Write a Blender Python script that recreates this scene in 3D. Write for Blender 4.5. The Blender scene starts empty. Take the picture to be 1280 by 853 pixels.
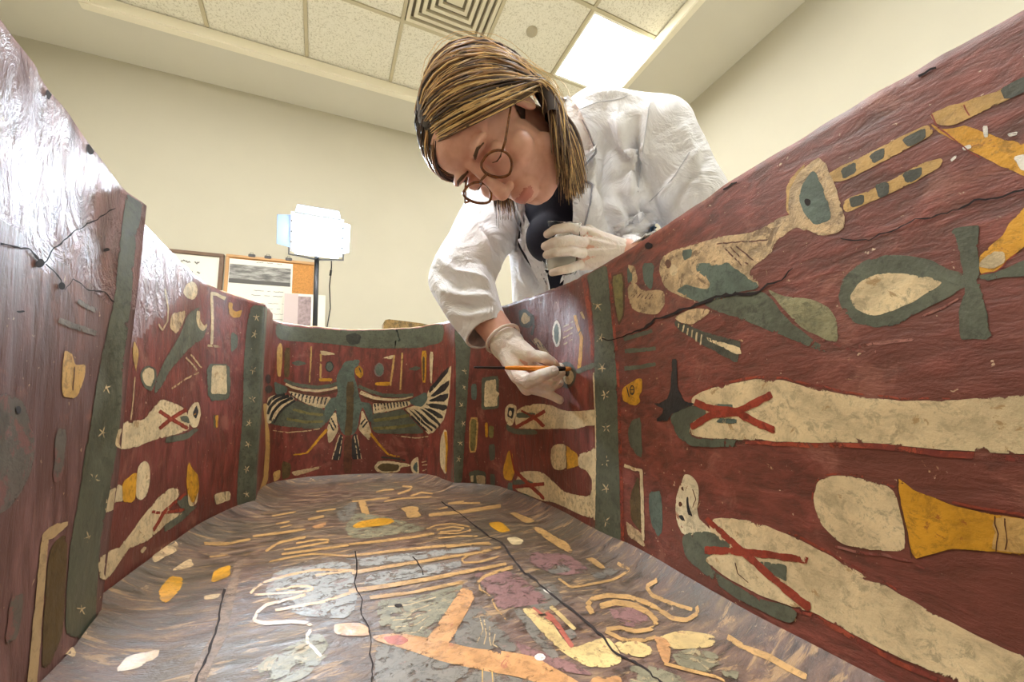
import bpy, bmesh, math, random
import numpy as np
from mathutils import Vector, Matrix, noise, geometry
from mathutils.bvhtree import BVHTree

# ------------------------------------------------------------------ scene, camera, world, light
scene = bpy.context.scene
COL = scene.collection
scene.view_settings.view_transform = 'Standard'
scene.view_settings.look = 'None'
scene.view_settings.gamma = 1.0
scene.view_settings.use_curve_mapping = False
scene.view_settings.exposure = 1.45

CAMR = Matrix(((0.899875, -0.021635, -0.435611), (-0.430171, -0.208812, -0.878266), (-0.071960, 0.977716, -0.197211)))            # camera axes in the room
CAMP = Vector((0.0, 0.0, 0.85))  # phone held low inside the coffin
cam = bpy.data.cameras.new('camera'); camo = bpy.data.objects.new('camera', cam); COL.objects.link(camo)
cam.sensor_width = 36.0; cam.lens = 36.0*490.0/1280.0; cam.clip_start = 0.01
camo.matrix_world = Matrix.Translation(CAMP) @ CAMR.to_4x4()
scene.camera = camo

w = bpy.data.worlds.new('world'); scene.world = w; w.use_nodes = True
w.node_tree.nodes['Background'].inputs[0].default_value = (0.95, 0.97, 1.0, 1)
w.node_tree.nodes['Background'].inputs[1].default_value = 0.25

PANEL_POWER = 14.0     # ceiling troffers
LED_POWER = 115.0      # the work lamp and the added one behind the conservator

def at(px, py, d):
    """a point in the room d metres along the view axis"""
    return CAMP + CAMR @ Vector(((px-640)/490*d, -(py-426.5)/490*d, -d))

# ------------------------------------------------------------------ helpers
def lin(r, g, b):
    f = lambda c: (c/255/12.92) if c <= 10 else ((c/255+0.055)/1.055)**2.4
    return (f(r), f(g), f(b), 1.0)

def link(o, parent=None):
    COL.objects.link(o)
    if parent is not None: o.parent = parent
    return o
def mesh_obj(name, verts, faces, mat=None, parent=None, smooth=False):
    me = bpy.data.meshes.new(name); me.from_pydata([tuple(v) for v in verts], [], faces); me.update()
    if mat is not None:
        for m in (mat if isinstance(mat, (list, tuple)) else [mat]): me.materials.append(m)
    if smooth: me.polygons.foreach_set('use_smooth', [True]*len(me.polygons))
    return link(bpy.data.objects.new(name, me), parent)
def bm_obj(name, bm, mat=None, parent=None, smooth=False):
    me = bpy.data.meshes.new(name); bm.to_mesh(me); bm.free()
    if mat is not None:
        for m in (mat if isinstance(mat, (list, tuple)) else [mat]): me.materials.append(m)
    if smooth: me.polygons.foreach_set('use_smooth', [True]*len(me.polygons))
    return link(bpy.data.objects.new(name, me), parent)
def empty(name, loc=(0,0,0), parent=None):
    o = bpy.data.objects.new(name, None); o.empty_display_size = 0.05; o.location = loc
    return link(o, parent)
def tag(o, label, cat, group=None):
    o['label'] = label; o['category'] = cat
    if group: o['group'] = group
    return o
def struct(o): o['kind'] = 'structure'; return o
def add_box(bm, x0, x1, y0, y1, z0, z1, M=None):
    vs = [bm.verts.new((x, y, z)) for x in (x0, x1) for y in (y0, y1) for z in (z0, z1)]
    for f in ((0,1,3,2),(4,6,7,5),(0,4,5,1),(2,3,7,6),(0,2,6,4),(1,5,7,3)): bm.faces.new([vs[i] for i in f])
    if M is not None:
        for v in vs: v.co = M @ v.co
    return vs
def box(name, x0, x1, y0, y1, z0, z1, mat, parent=None, bevel=0.0, M=None):
    bm = bmesh.new(); add_box(bm, x0, x1, y0, y1, z0, z1, M)
    bmesh.ops.recalc_face_normals(bm, faces=bm.faces)
    if bevel: bmesh.ops.bevel(bm, geom=list(bm.edges), offset=bevel, segments=2, affect='EDGES')
    return bm_obj(name, bm, mat, parent)
def frame_of(d):
    d = d.normalized(); a = Vector((0,0,1)) if abs(d.z) < 0.9 else Vector((1,0,0))
    x = d.cross(a).normalized(); return x, d.cross(x).normalized()
def add_tube(bm, pts, rad, n=8, cap=True):
    pts = [Vector(p) for p in pts]; rings = []
    if not isinstance(rad, (list, tuple)): rad = [rad]*len(pts)
    x = None
    for i, p in enumerate(pts):
        d = (pts[min(i+1, len(pts)-1)]-pts[max(i-1, 0)]).normalized()
        if x is None: x, y = frame_of(d)
        else:
            x = (x-d*x.dot(d)).normalized(); y = d.cross(x)
        rings.append([bm.verts.new(p+(x*math.cos(2*math.pi*k/n)+y*math.sin(2*math.pi*k/n))*rad[i]) for k in range(n)])
    for a, b in zip(rings, rings[1:]):
        for k in range(n): bm.faces.new((a[k], a[(k+1)%n], b[(k+1)%n], b[k]))
    if cap: bm.faces.new(rings[0][::-1]); bm.faces.new(rings[-1])
def tube(name, pts, rad, mat, parent=None, n=8):
    bm = bmesh.new(); add_tube(bm, pts, rad, n); bmesh.ops.recalc_face_normals(bm, faces=bm.faces)
    return bm_obj(name, bm, mat, parent, True)
def add_lathe(bm, prof, M, n=24):
    rings = [[bm.verts.new(M @ Vector((r*math.cos(2*math.pi*k/n), r*math.sin(2*math.pi*k/n), z))) for k in range(n)] for r, z in prof]
    for a, b in zip(rings, rings[1:]):
        for k in range(n): bm.faces.new((a[k], a[(k+1)%n], b[(k+1)%n], b[k]))
    return rings

# ---- materials
MATS = {}
def nodes_of(name):
    m = bpy.data.materials.new(name); m.use_nodes = True; MATS[name] = m
    nt = m.node_tree; return m, nt, nt.nodes['Principled BSDF']
def ramp(nt, fac, stops, interp='LINEAR'):
    r = nt.nodes.new('ShaderNodeValToRGB'); r.color_ramp.interpolation = interp
    el = r.color_ramp.elements
    while len(el) < len(stops): el.new(0.5)
    for e, (p, c) in zip(el, stops): e.position = p; e.color = c
    nt.links.new(fac, r.inputs[0]); return r.outputs[0]
def coords(nt, scale=(1,1,1), kind='Object'):
    tc = nt.nodes.new('ShaderNodeTexCoord'); mp = nt.nodes.new('ShaderNodeMapping'); mp.inputs['Scale'].default_value = scale
    nt.links.new(tc.outputs[kind], mp.inputs[0]); return mp.outputs[0]
def tex(nt, vec, scale, detail=4, rough=0.55, kind='Noise', dist=0.0):
    if kind == 'Noise':
        n = nt.nodes.new('ShaderNodeTexNoise'); n.inputs['Detail'].default_value = detail; n.inputs['Roughness'].default_value = rough; n.inputs['Distortion'].default_value = dist
    else:
        n = nt.nodes.new('ShaderNodeTexVoronoi')
    n.inputs['Scale'].default_value = scale; nt.links.new(vec, n.inputs['Vector']); return n.outputs[0]
def mix(nt, fac, a, b, mode='MIX'):
    n = nt.nodes.new('ShaderNodeMix'); n.data_type = 'RGBA'; n.blend_type = mode
    for s, v in ((n.inputs[0], fac), (n.inputs[6], a), (n.inputs[7], b)):
        if hasattr(v, 'node'): nt.links.new(v, s)
        else: s.default_value = v
    return n.outputs[2]
def math_n(nt, op, a, b):
    n = nt.nodes.new('ShaderNodeMath'); n.operation = op
    for s, v in ((n.inputs[0], a), (n.inputs[1], b)):
        if hasattr(v, 'node'): nt.links.new(v, s)
        else: s.default_value = v
    return n.outputs[0]
def bump(nt, bsdf, height, strength, dist=0.001, prev=None):
    b = nt.nodes.new('ShaderNodeBump'); b.inputs['Strength'].default_value = strength; b.inputs['Distance'].default_value = dist
    nt.links.new(height, b.inputs['Height'])
    if prev is not None: nt.links.new(prev, b.inputs['Normal'])
    nt.links.new(b.outputs[0], bsdf.inputs['Normal']); return b.outputs[0]
def plain(name, col, rough=0.5, metal=0.0, spec=0.5, var=0.0, scale=30, bmp=0.0):
    m, nt, b = nodes_of(name)
    b.inputs['Roughness'].default_value = rough; b.inputs['Metallic'].default_value = metal; b.inputs['Specular IOR Level'].default_value = spec
    b.inputs['Base Color'].default_value = col
    if var or bmp:
        n = tex(nt, coords(nt), scale, 5)
        if var:
            lo = tuple(c*(1-var) for c in col[:3])+(1,); hi = tuple(min(1, c*(1+var)) for c in col[:3])+(1,)
            nt.links.new(ramp(nt, n, [(0.3, lo), (0.7, hi)]), b.inputs['Base Color'])
        if bmp: bump(nt, b, n, bmp)
    return m
def emit(name, col, power):
    m, nt, b = nodes_of(name)
    b.inputs['Base Color'].default_value = col; b.inputs['Emission Color'].default_value = col; b.inputs['Emission Strength'].default_value = power
    return m

# ------------------------------------------------------------------ the room
M_wall = plain('wall_paint', lin(192,185,164), 0.75, var=0.03, scale=2.0)
M_soffit = plain('soffit_paint', lin(214,208,190), 0.8, var=0.02, scale=2.0)
M_trim = plain('trim_paint', lin(240,232,208), 0.5)
M_grid = plain('ceiling_grid', lin(196,184,152), 0.5)
M_floor = plain('floor_vinyl', lin(226,222,214), 0.45, var=0.04, scale=6)
m, nt, b = nodes_of('ceiling_tile'); M_tile = m
v = coords(nt); n1 = tex(nt, v, 90, 3, 0.7)
nt.links.new(ramp(nt, n1, [(0.38, lin(206,198,174)), (0.46, lin(234,228,208)), (0.7, lin(240,234,216))]), b.inputs['Base Color'])
b.inputs['Roughness'].default_value = 0.9; bump(nt, b, n1, 0.5, 0.004)

ZS = 3.58; ZT = 3.65                     # soffit underside, tile plane
XL, XR, YB, YF = -2.05, 3.00, 3.27, -2.6  # room faces
TX0, TX1, TY1 = -1.37, 2.285, 2.853       # field of tiles
TY0 = TY1-0.59*8
struct(box('floor', XL-.1, XR+.1, YF-.1, YB+.1, -0.1, 0.0, M_floor))
struct(box('wall_back', XL-.1, XR+.1, YB, YB+.1, 0, ZS+.3, M_wall))
struct(box('wall_right', XR, XR+.1, YF, YB, 0, ZS+.3, M_wall))
struct(box('wall_left', XL-.1, XL, YF, YB, 0, ZS+.3, M_wall))
struct(box('wall_front', XL-.1, XR+.1, YF-.1, YF, 0, ZS+.3, M_wall))
for nm, a in (('baseboard_back', (XL, XR, YB-.015, YB, 0, .1)), ('baseboard_right', (XR-.015, XR, YF, YB-.015, 0, .1)), ('baseboard_left', (XL, XL+.015, YF, YB-.015, 0, .1))):
    struct(box(nm, *a, M_grid))
ceil = struct(box('ceiling', XL, XR, YF, YB, ZT+.03, ZT+.13, M_soffit))
bm = bmesh.new()
add_box(bm, XL, XR, TY1, YB, ZS, ZT+.03); add_box(bm, TX1, XR, YF, TY1, ZS, ZT+.03)
add_box(bm, XL, TX0, YF, TY1, ZS, ZT+.03); add_box(bm, TX0, TX1, YF, TY0, ZS, ZT+.03)
bmesh.ops.recalc_face_normals(bm, faces=bm.faces)
bm_obj('soffit', bm, M_soffit, ceil)
# moulding around the tile field
for nm, a in (('trim_1', (TX0-.03, TX1+.03, TY1-.03, TY1+.03, ZS-.018, ZT)), ('trim_2', (TX1-.03, TX1+.03, TY0, TY1-.03, ZS-.018, ZT)), ('trim_3', (TX0-.03, TX0+.03, TY0, TY1-.03, ZS-.018, ZT))):
    struct(box(nm, *a, M_trim, bevel=.006))
PX, PY = .609, .59
tile_me = None; LIGHTS = {(5,1),(1,3),(3,3),(1,5),(4,5),(0,2)}; DIFF = (3,1)  # all but the light over the conservator are added, unseen, to brighten the scene
for i in range(6):
    for j in range(8):
        x1 = TX1-PX*(5-i); x0 = x1-PX; y1 = TY1+.017-PY*j; y0 = y1-PY
        if (i,j) in LIGHTS or (i,j) == DIFF: continue
        if tile_me is None:
            o = box('ceiling_tile', -PX/2+.012, PX/2-.012, -PY/2+.012, PY/2-.012, -.004, .018, M_tile, ceil, .004); tile_me = o.data
        else:
            o = link(bpy.data.objects.new('ceiling_tile', tile_me), ceil)
        o.location = ((x0+x1)/2, (y0+y1)/2, ZT+.008)
for i in range(1,6):
    x = TX1-PX*(6-i); box('grid_bar', x-.012, x+.012, TY0, TY1-.03, ZT-.004, ZT+.03, M_grid, ceil)
for j in range(1,8):
    y = TY1+.017-PY*j; box('grid_bar', TX0+.03, TX1-.03, y-.012, y+.012, ZT-.003, ZT+.029, M_grid, ceil)

M_diff = emit('troffer_diffuser', (0.975, 0.985, 1.0, 1), PANEL_POWER)
M_tro = plain('troffer_frame', lin(240,236,222), 0.4)
lab = {(5,1): 'bright square ceiling light above the conservator', (1,3): 'added unseen square ceiling light over the left wall of the coffin', (3,3): 'added unseen square ceiling light straight above the coffin', (0,2): 'added unseen square ceiling light by the left soffit', (1,5): 'added unseen square ceiling light behind the camera on the left', (4,5): 'added unseen square ceiling light behind the camera on the right'}
for (i,j) in sorted(LIGHTS):
    cx = TX1-PX*(5-i)-PX/2; cy = TY1+.017-PY*j-PY/2
    t = tag(empty('ceiling_light', (cx,cy,ZT)), lab[(i,j)], 'ceiling light', 'square ceiling lights')
    box('diffuser', -PX/2+.022, PX/2-.022, -PY/2+.022, PY/2-.022, .004, .012, M_diff, t)
    bm = bmesh.new()
    for a in ((-PX/2+.012, PX/2-.012, PY/2-.03, PY/2-.012), (-PX/2+.012, PX/2-.012, -PY/2+.012, -PY/2+.03), (-PX/2+.012, -PX/2+.03, -PY/2+.03, PY/2-.03), (PX/2-.03, PX/2-.012, -PY/2+.03, PY/2-.03)):
        add_box(bm, *a, -.003, .02)
    bm_obj('frame', bm, M_tro, t)
# square air diffuser with nested louvres
cx = TX1-PX*(5-DIFF[0])-PX/2; cy = TY1+.017-PY*DIFF[1]-PY/2
t = tag(empty('air_diffuser', (cx,cy,ZT)), 'square air diffuser of nested louvres in the ceiling', 'air vent')
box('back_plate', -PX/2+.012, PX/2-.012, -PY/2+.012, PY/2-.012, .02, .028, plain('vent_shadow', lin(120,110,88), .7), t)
M_vent = plain('vent_enamel', lin(222,212,184), .45)
for k in range(6):
    a0 = .285-.046*k; a1 = a0-.024; q = .97; bm = bmesh.new(); zb = -.010+.002*k
    for bx in ((-a0, a0, a1*q, a0*q), (-a0, a0, -a0*q, -a1*q), (-a0, -a1, -a1*q, a1*q), (a1, a0, -a1*q, a1*q)): add_box(bm, *bx, zb, .019)
    bm_obj('louvre', bm, M_vent, t)
box('louvre_centre', -.03, .03, -.03, .03, -.002, .012, M_vent, t)
# sprinkler cover
p = at(665,39.5,1); d = (p-CAMP); p = CAMP+d*((ZT-.001-CAMP.z)/d.z)
bm = bmesh.new(); add_lathe(bm, [(.0005,-.012),(.036,-.012),(.042,-.006),(.042,.012)], Matrix.Translation(p), 28)
tag(bm_obj('sprinkler_cover', bm, plain('sprinkler_grey', lin(178,168,142), .5), None, True), 'small round grey cover disc set in a ceiling tile', 'sprinkler cover')

# ---- boards on the back wall
def onback(px, py, off=0.0):
    d = at(px,py,1)-CAMP; return CAMP+d*((YB-off)/d.y)
M_white = plain('paper_white', lin(232,228,214), .7); M_ink = plain('ink', lin(70,66,64), .7)
M_frame_d = plain('frame_brown', lin(110,82,60), .5, var=.15, scale=20); M_frame_l = plain('frame_pine', lin(196,150,96), .5, var=.12, scale=20)
M_cork = plain('cork', lin(196,138,74), .9, var=.2, scale=120, bmp=.4)
def board(name, x0, x1, z0, z1, fmat, smat, fw=.022):
    e = empty(name, ((x0+x1)/2, YB, (z0+z1)/2)); W = (x1-x0)/2; H = (z1-z0)/2
    box('panel', -W+fw, W-fw, -.012, -.001, -H+fw, H-fw, smat, e)
    for a in ((-W, W, H-fw, H), (-W, W, -H, -H+fw), (-W, -W+fw, -H+fw, H-fw), (W-fw, W, -H+fw, H-fw)):
        box('frame_rail', a[0], a[1], -.022, -.0005, a[2], a[3], fmat, e, .003)
    return e
q = onback(281,319); ZB1 = q.z; xr = q.x
e1 = tag(board('note_board', xr-.80, xr, ZB1-.62, ZB1, M_frame_d, M_white, .026), 'brown framed cream board with handwritten lines on the back wall', 'board')
def scribble(n, x0, x1, z0, z1, parent, seed, cat=None, h=.02, wd=.0022):
    rnd = random.Random(seed); bm = bmesh.new()
    for k in range(n):
        z = z1-(z1-z0)*(k+.5)/n; x = x0+rnd.random()*.03; end = x1-rnd.random()*(x1-x0)*.12
        while x < end:
            L = .02+rnd.random()*.06; pts = []; m_ = int(L/.006)+2
            for i in range(m_): pts.append((x+L*i/m_, 0, z+(h*.5*rnd.uniform(-1,1))*(1 if i%2 else .4)))
            add_tube(bm, pts, wd*.5, 4); x += L+.018
    o = bm_obj('handwriting', bm, M_ink, parent); o['kind'] = 'stuff'; return o
s = scribble(4, -.32, .30, -.05, .27, e1, 3, h=.03, wd=.006); s.location = (0,-.013,0)
q1 = onback(285,318.5); q2 = onback(396,330)
zt = (q1.z+q2.z)/2+.0; xc0, xc1 = q1.x-.008, q2.x
e2 = tag(board('cork_board', xc0, xc1, zt-.62, zt, M_frame_l, M_cork), 'pine framed cork board beside the cream note board', 'board')
# poster pinned on the cork
pa = onback(287,325,.014); pb = onback(366,335,.014); H = zt-.03
ps = tag(empty('poster_sheet', ((pa.x+pb.x)/2, YB-.0135, H-.27)), 'white poster sheet with a grey landscape photograph pinned to the cork', 'poster')
Wp = (pb.x-pa.x)/2
box('sheet', -Wp, Wp, -.002, 0, -.27, .27, M_white, ps)
m, nt, b = nodes_of('grey_photograph'); b.inputs['Roughness'].default_value = .6
v = coords(nt, (6,6,30)); n1 = tex(nt, v, 1.6, 6, .6)
nt.links.new(ramp(nt, n1, [(.25, lin(70,68,66)), (.45, lin(120,117,112)), (.6, lin(175,172,165)), (.8, lin(205,202,194))]), b.inputs['Base Color'])
za = onback(325,333,.016).z; zb = onback(325,356,.016).z; oz = H-.27
box('photograph', -Wp+.004, Wp-.012, -.0032, -.0021, zb-oz, za-oz, m, ps)
box('dark_strip', -Wp+.004, Wp-.012, -.0042, -.0033, zb-oz, zb-oz+.03, plain('photo_dark', lin(88,84,80), .6), ps)
s = scribble(2, -Wp*.3, Wp*.75, zb-oz-.1, zb-oz-.03, ps, 5, h=.006, wd=.003); s.location = (0,-.003,0)
s = scribble(1, -Wp*.3, Wp*.6, za-oz+.01, za-oz+.05, ps, 6, h=.008, wd=.003); s.location = (0,-.003,0)
s = scribble(4, -Wp*.6, Wp*.8, zb-oz-.28, zb-oz-.12, ps, 7, h=.006, wd=.002); s.location = (0,-.003,0)
# loose sheet with a reddish print in front
pc = onback(355,366,.05); pd = onback(407,368,.05)
ls = tag(empty('loose_print', ((pc.x+pd.x)/2, YB-.045, pc.z-.22)), 'white sheet with a mauve stone print standing before the cork board', 'print')
Wl = (pd.x-pc.x)/2
box('sheet', -Wl, Wl, -.002, .0, -.22, .22, M_white, ls)
box('mauve_margin', -Wl+.004, -Wl*.32, -.0032, -.0021, -.22, .216, plain('print_mauve', lin(206,188,184), .7), ls)
box('stone_print', -Wl*.32, Wl*.30, -.0042, -.0022, -.22, .2, plain('print_stone', lin(160,140,140), .7, var=.35, scale=45), ls)
for k, px_ in enumerate((315,335,361)):
    q = onback(px_, 318+(px_-285)*.105, .012)
    c = tag(empty('binder_clip', (q.x, YB-.012, zt+.004)), ['dark binder clip on top of the cork board, nearest the note board', 'dark binder clip on top of the cork board, middle one', 'dark binder clip on top of the cork board, nearest the lamp'][k], 'clip', 'clips on the cork board')
    box('jaw', -.022, .022, -.014, .008, -.012, .012, plain('clip_black', lin(60,56,54), .4) if k == 0 else MATS['clip_black'], c, .003)
    tube('wire_handle', [(-.012,-.014,.0),(-.008,-.017,.02),(.008,-.017,.02),(.012,-.014,.0)], .0015, MATS['clip_black'], c, 6)

# ---- LED work lamp on a stand, plus an added unseen one
M_led = emit('led_face', (0.80, 0.90, 1.0, 1), LED_POWER)
M_led2 = emit('led_face_dimmed', (0.80, 0.90, 1.0, 1), LED_POWER*.18)
M_lampw = plain('lamp_white', lin(232,234,238), .4); M_door = plain('barn_door_enamel', lin(112,126,150), .4); M_lampk = plain('lamp_black', lin(38,38,40), .4); M_lampm = plain('lamp_metal', lin(150,152,156), .35, metal=.8)
def led_lamp(c, target, label, W=.15, H=.115, face=None):
    e = empty('led_work_lamp', (c.x, c.y, 0)); tag(e, label, 'lamp', 'led work lamps')
    z = c.z; d = Vector((target.x-c.x, target.y-c.y, target.z-c.z)).normalized()
    yv = -d; xv = Vector((0,0,1)).cross(yv).normalized()*1.0; zv = yv.cross(xv).normalized()
    if zv.z < 0: zv = -zv
    xv = yv.cross(zv)
    R = Matrix((xv, yv, zv)).transposed().to_4x4(); T = Matrix.Translation((0,0,z)) @ R
    box('housing', -W-.014, W+.014, .0, .03, -H-.014, H+.014, M_lampm, e, .006, T)
    box('light_face', -W, W, -.004, -.0005, -H, H, face or M_led, e, 0, T)
    fr = bmesh.new()
    for a in ((-W-.014, W+.014, H+.001, H+.014), (-W-.014, W+.014, -H-.014, -H-.001), (-W-.014, -W-.001, -H, H), (W+.001, W+.014, -H, H)): add_box(fr, a[0], a[1], -.012, -.0005, a[2], a[3], T)
    bm_obj('bezel', fr, M_lampw, e)
    def door(name, hinge, ax, ang, w_, l_, taper):
        vs = []
        for s_, t_ in ((-1,0),(1,0),(1,1),(-1,1)):
            ww = w_*(1-taper*t_)
            for y_ in (0, .003):
                vs.append((s_*ww, y_, l_*t_))
        Rm = Matrix.Translation(hinge) @ Matrix.Rotation(ax, 4, 'Y') @ Matrix.Rotation(ang, 4, 'X')
        vs = [T @ (Rm @ Vector(v_)) for v_ in vs]
        return mesh_obj(name, vs, [(0,2,4,6),(1,7,5,3),(0,1,3,2),(2,3,5,4),(4,5,7,6),(6,7,1,0)], M_door, e)
    door('barn_door', (0,-.012,H+.014), 0, math.radians(40), W*.95, .05, .1)
    door('barn_door', (0,-.012,-H-.014), math.pi, math.radians(78), W*.95, .06, .1)
    door('barn_door', (-W-.014,-.012,0), -math.pi/2, math.radians(22), H*.92, .07, .12)
    door('barn_door', (W+.014,-.012,0), math.pi/2, math.radians(60), H*.92, .06, .12)
    for sx in (-1, 1):
        for sz in (-.6, 0, .6): box('hinge_screw', sx*(W+.008)-.003, sx*(W+.008)+.003, -.016, -.012, sz*H-.003, sz*H+.003, M_lampk, e, 0, T)
    b0 = T @ Vector((0,.035,0))
    tube('yoke', [T @ Vector((-W-.02,.02,0)), T @ Vector((-W-.02,.03,-H-.03)), T @ Vector((0,.03,-H-.045)), T @ Vector((W+.02,.03,-H-.03)), T @ Vector((W+.02,.02,0))], .006, M_lampm, e)
    bx, by = (T @ Vector((0,.03,0))).x, (T @ Vector((0,.03,0))).y; zt_ = (T @ Vector((0,.03,-H-.045))).z
    tube('pole', [(bx,by,zt_+.02),(bx,by,zt_-.55)], .013, M_lampk, e, 12); tube('lower_pole', [(bx,by,zt_-.5),(bx,by,.12)], .017, M_lampk, e, 12)
    bm = bmesh.new(); add_box(bm, bx-.022, bx+.022, by-.022, by+.022, zt_-.56, zt_-.50); add_tube(bm, [(bx-.02,by,zt_-.53),(bx-.06,by-.02,zt_-.525)], [.009,.012], 8)
    bm_obj('clamp_knob', bm, M_lampk, e)
    for k in range(3):
        a_ = 2*math.pi*k/3+.4
        tube('leg', [(bx,by,.5),(bx+.38*math.cos(a_),by+.38*math.sin(a_),.012)], .009, M_lampk, e)
    tube('power_cord', [T @ Vector((.08,.035,-H*.9)), T @ Vector((.085,.05,-H-.08)), T @ Vector((.078,.05,-H-.2)), T @ Vector((.088,.05,-H-.34)), T @ Vector((.074,.05,-H-.46)), Vector((bx+.07,by+.04,.3)), Vector((bx+.1,by+.1,.006))], .0035, M_lampk, e, 6)
    tube('inline_switch', [T @ Vector((.0835,.05,-H-.10)), T @ Vector((.08,.05,-H-.135))], .007, M_lampk, e, 8)
    return e
L1 = at(397,294,2.35)
led_lamp(L1, at(470,380,0.0)+Vector((0.05,-.2,.1)), 'lit white LED panel lamp with open barn doors on a black stand', .128, .100)
L2 = at(735,285,2.3)  # unseen lamp added behind the conservator for the glare on the left wall
led_lamp(L2, Vector((-.15,.35,.95)), 'added LED panel lamp, unseen behind the conservator, lighting the left coffin wall', .148, .108, M_led2)

# ------------------------------------------------------------------ the coffin
STATIONS = [
 ((0.08, -0.8, 0.0), (0.08, -0.82, 0.36), False),
 ((-0.03, -0.8, 0.0), (-0.04, -0.82, 0.36), True),
 ((-0.085, -0.4, 0.0), (-0.115, -0.4, 0.36), False),
 ((-0.115, 0.0, 0.0), (-0.15, 0.0, 0.358), False),
 ((-0.125, 0.24, 0.0), (-0.1644, 0.2535, 0.355), False),
 ((-0.131, 0.3, 0.0), (-0.17, 0.2991, 0.355), False),
 ((-0.1343, 0.3606, 0.0), (-0.1745, 0.3586, 0.353), False),
 ((-0.1401, 0.3973, 0.0), (-0.1743, 0.4081, 0.349), False),
 ((-0.1438, 0.4266, 0.0), (-0.166, 0.4366, 0.346), True),
 ((-0.158, 0.435, 0.0), (-0.186, 0.455, 0.35), True),
 ((-0.1556, 0.5059, 0.0), (-0.1886, 0.5403, 0.353), False),
 ((-0.1493, 0.6519, 0.0), (-0.191, 0.7008, 0.357), False),
 ((-0.1377, 0.7331, 0.0), (-0.1722, 0.7597, 0.358), False),
 ((-0.1228, 0.7915, 0.0), (-0.1489, 0.7942, 0.358), False),
 ((-0.1035, 0.8237, 0.0), (-0.1231, 0.8177, 0.357), True),
 ((-0.112, 0.93, 0.0), (-0.125, 0.93, 0.367), False),
 ((-0.1017, 1.0087, 0.0), (-0.1273, 1.0154, 0.368), False),
 ((-0.0414, 1.0656, 0.0), (-0.0749, 1.0849, 0.376), False),
 ((0.0802, 1.0711, 0.0), (0.056, 1.0869, 0.379), False),
 ((0.1984, 1.0302, 0.0), (0.1802, 1.0281, 0.384), False),
 ((0.2353, 0.9748, 0.0), (0.2203, 0.973, 0.386), False),
 ((0.246, 0.9117, 0.0), (0.2388, 0.917, 0.381), False),
 ((0.2539, 0.8558, 0.0), (0.2456, 0.8636, 0.374), True),
 ((0.2898, 0.8395, 0.0), (0.2744, 0.805, 0.375), False),
 ((0.3264, 0.7848, 0.0), (0.312, 0.6634, 0.375), False),
 ((0.3349, 0.605, 0.0), (0.327, 0.526, 0.366), False),
 ((0.3217, 0.454, -0.0), (0.3221, 0.4417, 0.36), False),
 ((0.3179, 0.362, 0.0), (0.3207, 0.3484, 0.36), False),
 ((0.3045, 0.2866, 0.0), (0.3112, 0.2663, 0.36), False),
 ((0.2936, 0.2195, 0.0), (0.3039, 0.1917, 0.36), False),
 ((0.2899, 0.1666, 0.0), (0.3002, 0.1247, 0.36), False),
 ((0.285, 0.09, 0.0), (0.3004, 0.0761, 0.36), False),
 ((0.282, 0.03, 0.0), (0.3006, 0.041, 0.36), False),
 ((0.275, -0.15, 0.0), (0.297, -0.15, 0.36), False),
 ((0.24, -0.45, 0.0), (0.265, -0.45, 0.36), False),
 ((0.19, -0.8, 0.0), (0.2, -0.82, 0.36), True),
 ((0.08, -0.8, 0.0), (0.08, -0.82, 0.36), False)]
def _cr(p0,p1,p2,p3,t):
    return 0.5*((2*p1)+(-p0+p2)*t+(2*p0-5*p1+4*p2-p3)*t*t+(-p0+3*p1-3*p2+p3)*t**3)
def build_curve(step=0.004):
    st=STATIONS; n=len(st)
    P=np.array([list(a[0])+list(a[1]) for a in st],float); corner=[a[2] for a in st]
    pts=[]; marks=[]
    for i in range(n-1):
        p1,p2=P[i],P[i+1]
        p0=P[i-1] if i>0 and not corner[i] else 2*p1-p2
        p3=P[i+2] if i+2<n and not corner[i+1] else 2*p2-p1
        L=np.linalg.norm(((p2-p1)[:3]+(p2-p1)[3:])/2)
        k=max(2,int(L/step))
        marks.append(len(pts))
        for j in range(k): pts.append(_cr(p0,p1,p2,p3,j/k))
    marks.append(len(pts)); pts.append(P[-1])
    pts=np.array(pts)
    mid=(pts[:,:3]+pts[:,3:])/2
    S=np.concatenate([[0],np.cumsum(np.linalg.norm(np.diff(mid[:,:2],axis=0),axis=1))])
    return pts,S,[S[m] for m in marks]

PTS, SS, MARKS = build_curve(0.005)
TAN = np.gradient((PTS[:,:3]+PTS[:,3:])/2, SS, axis=0)
NRM = np.stack([TAN[:,1], -TAN[:,0], 0*TAN[:,0]], 1); NRM /= np.linalg.norm(NRM, axis=1)[:,None]   # towards the inside
def nz(x, y, z): return noise.noise(Vector((x, y, z)))
def relief(s, v):
    z = v*.36
    return .0016*nz(s*9, z*9, 1.3)+.00035*nz(s*26, z*26, 4.1)
def rim_wear(s): return .0022*nz(s*40, 0, 9)+.003*nz(s*9, 2, 5)
def wall(s, v, off=0.0):
    i = min(max(int(np.searchsorted(SS, s))-1, 0), len(SS)-2); t = (s-SS[i])/(SS[i+1]-SS[i])
    p = PTS[i]*(1-t)+PTS[i+1]*t; n = NRM[i]*(1-t)+NRM[i+1]*t
    q = p[:3]*(1-v)+p[3:]*v+n*(off+relief(s, v)); q[2] += rim_wear(s)*max(0, v-.9)*10
    return q
BOT = PTS[:,:2]
_seg0 = BOT[:-1]; _segd = BOT[1:]-BOT[:-1]; _segl = np.maximum((_segd**2).sum(1), 1e-12)
def edge_dist(x, y):
    p = np.array([x, y]); t = np.clip(((p-_seg0)*_segd).sum(1)/_segl, 0, 1)
    return float(np.sqrt(((_seg0+_segd*t[:,None]-p)**2).sum(1).min()))
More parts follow.
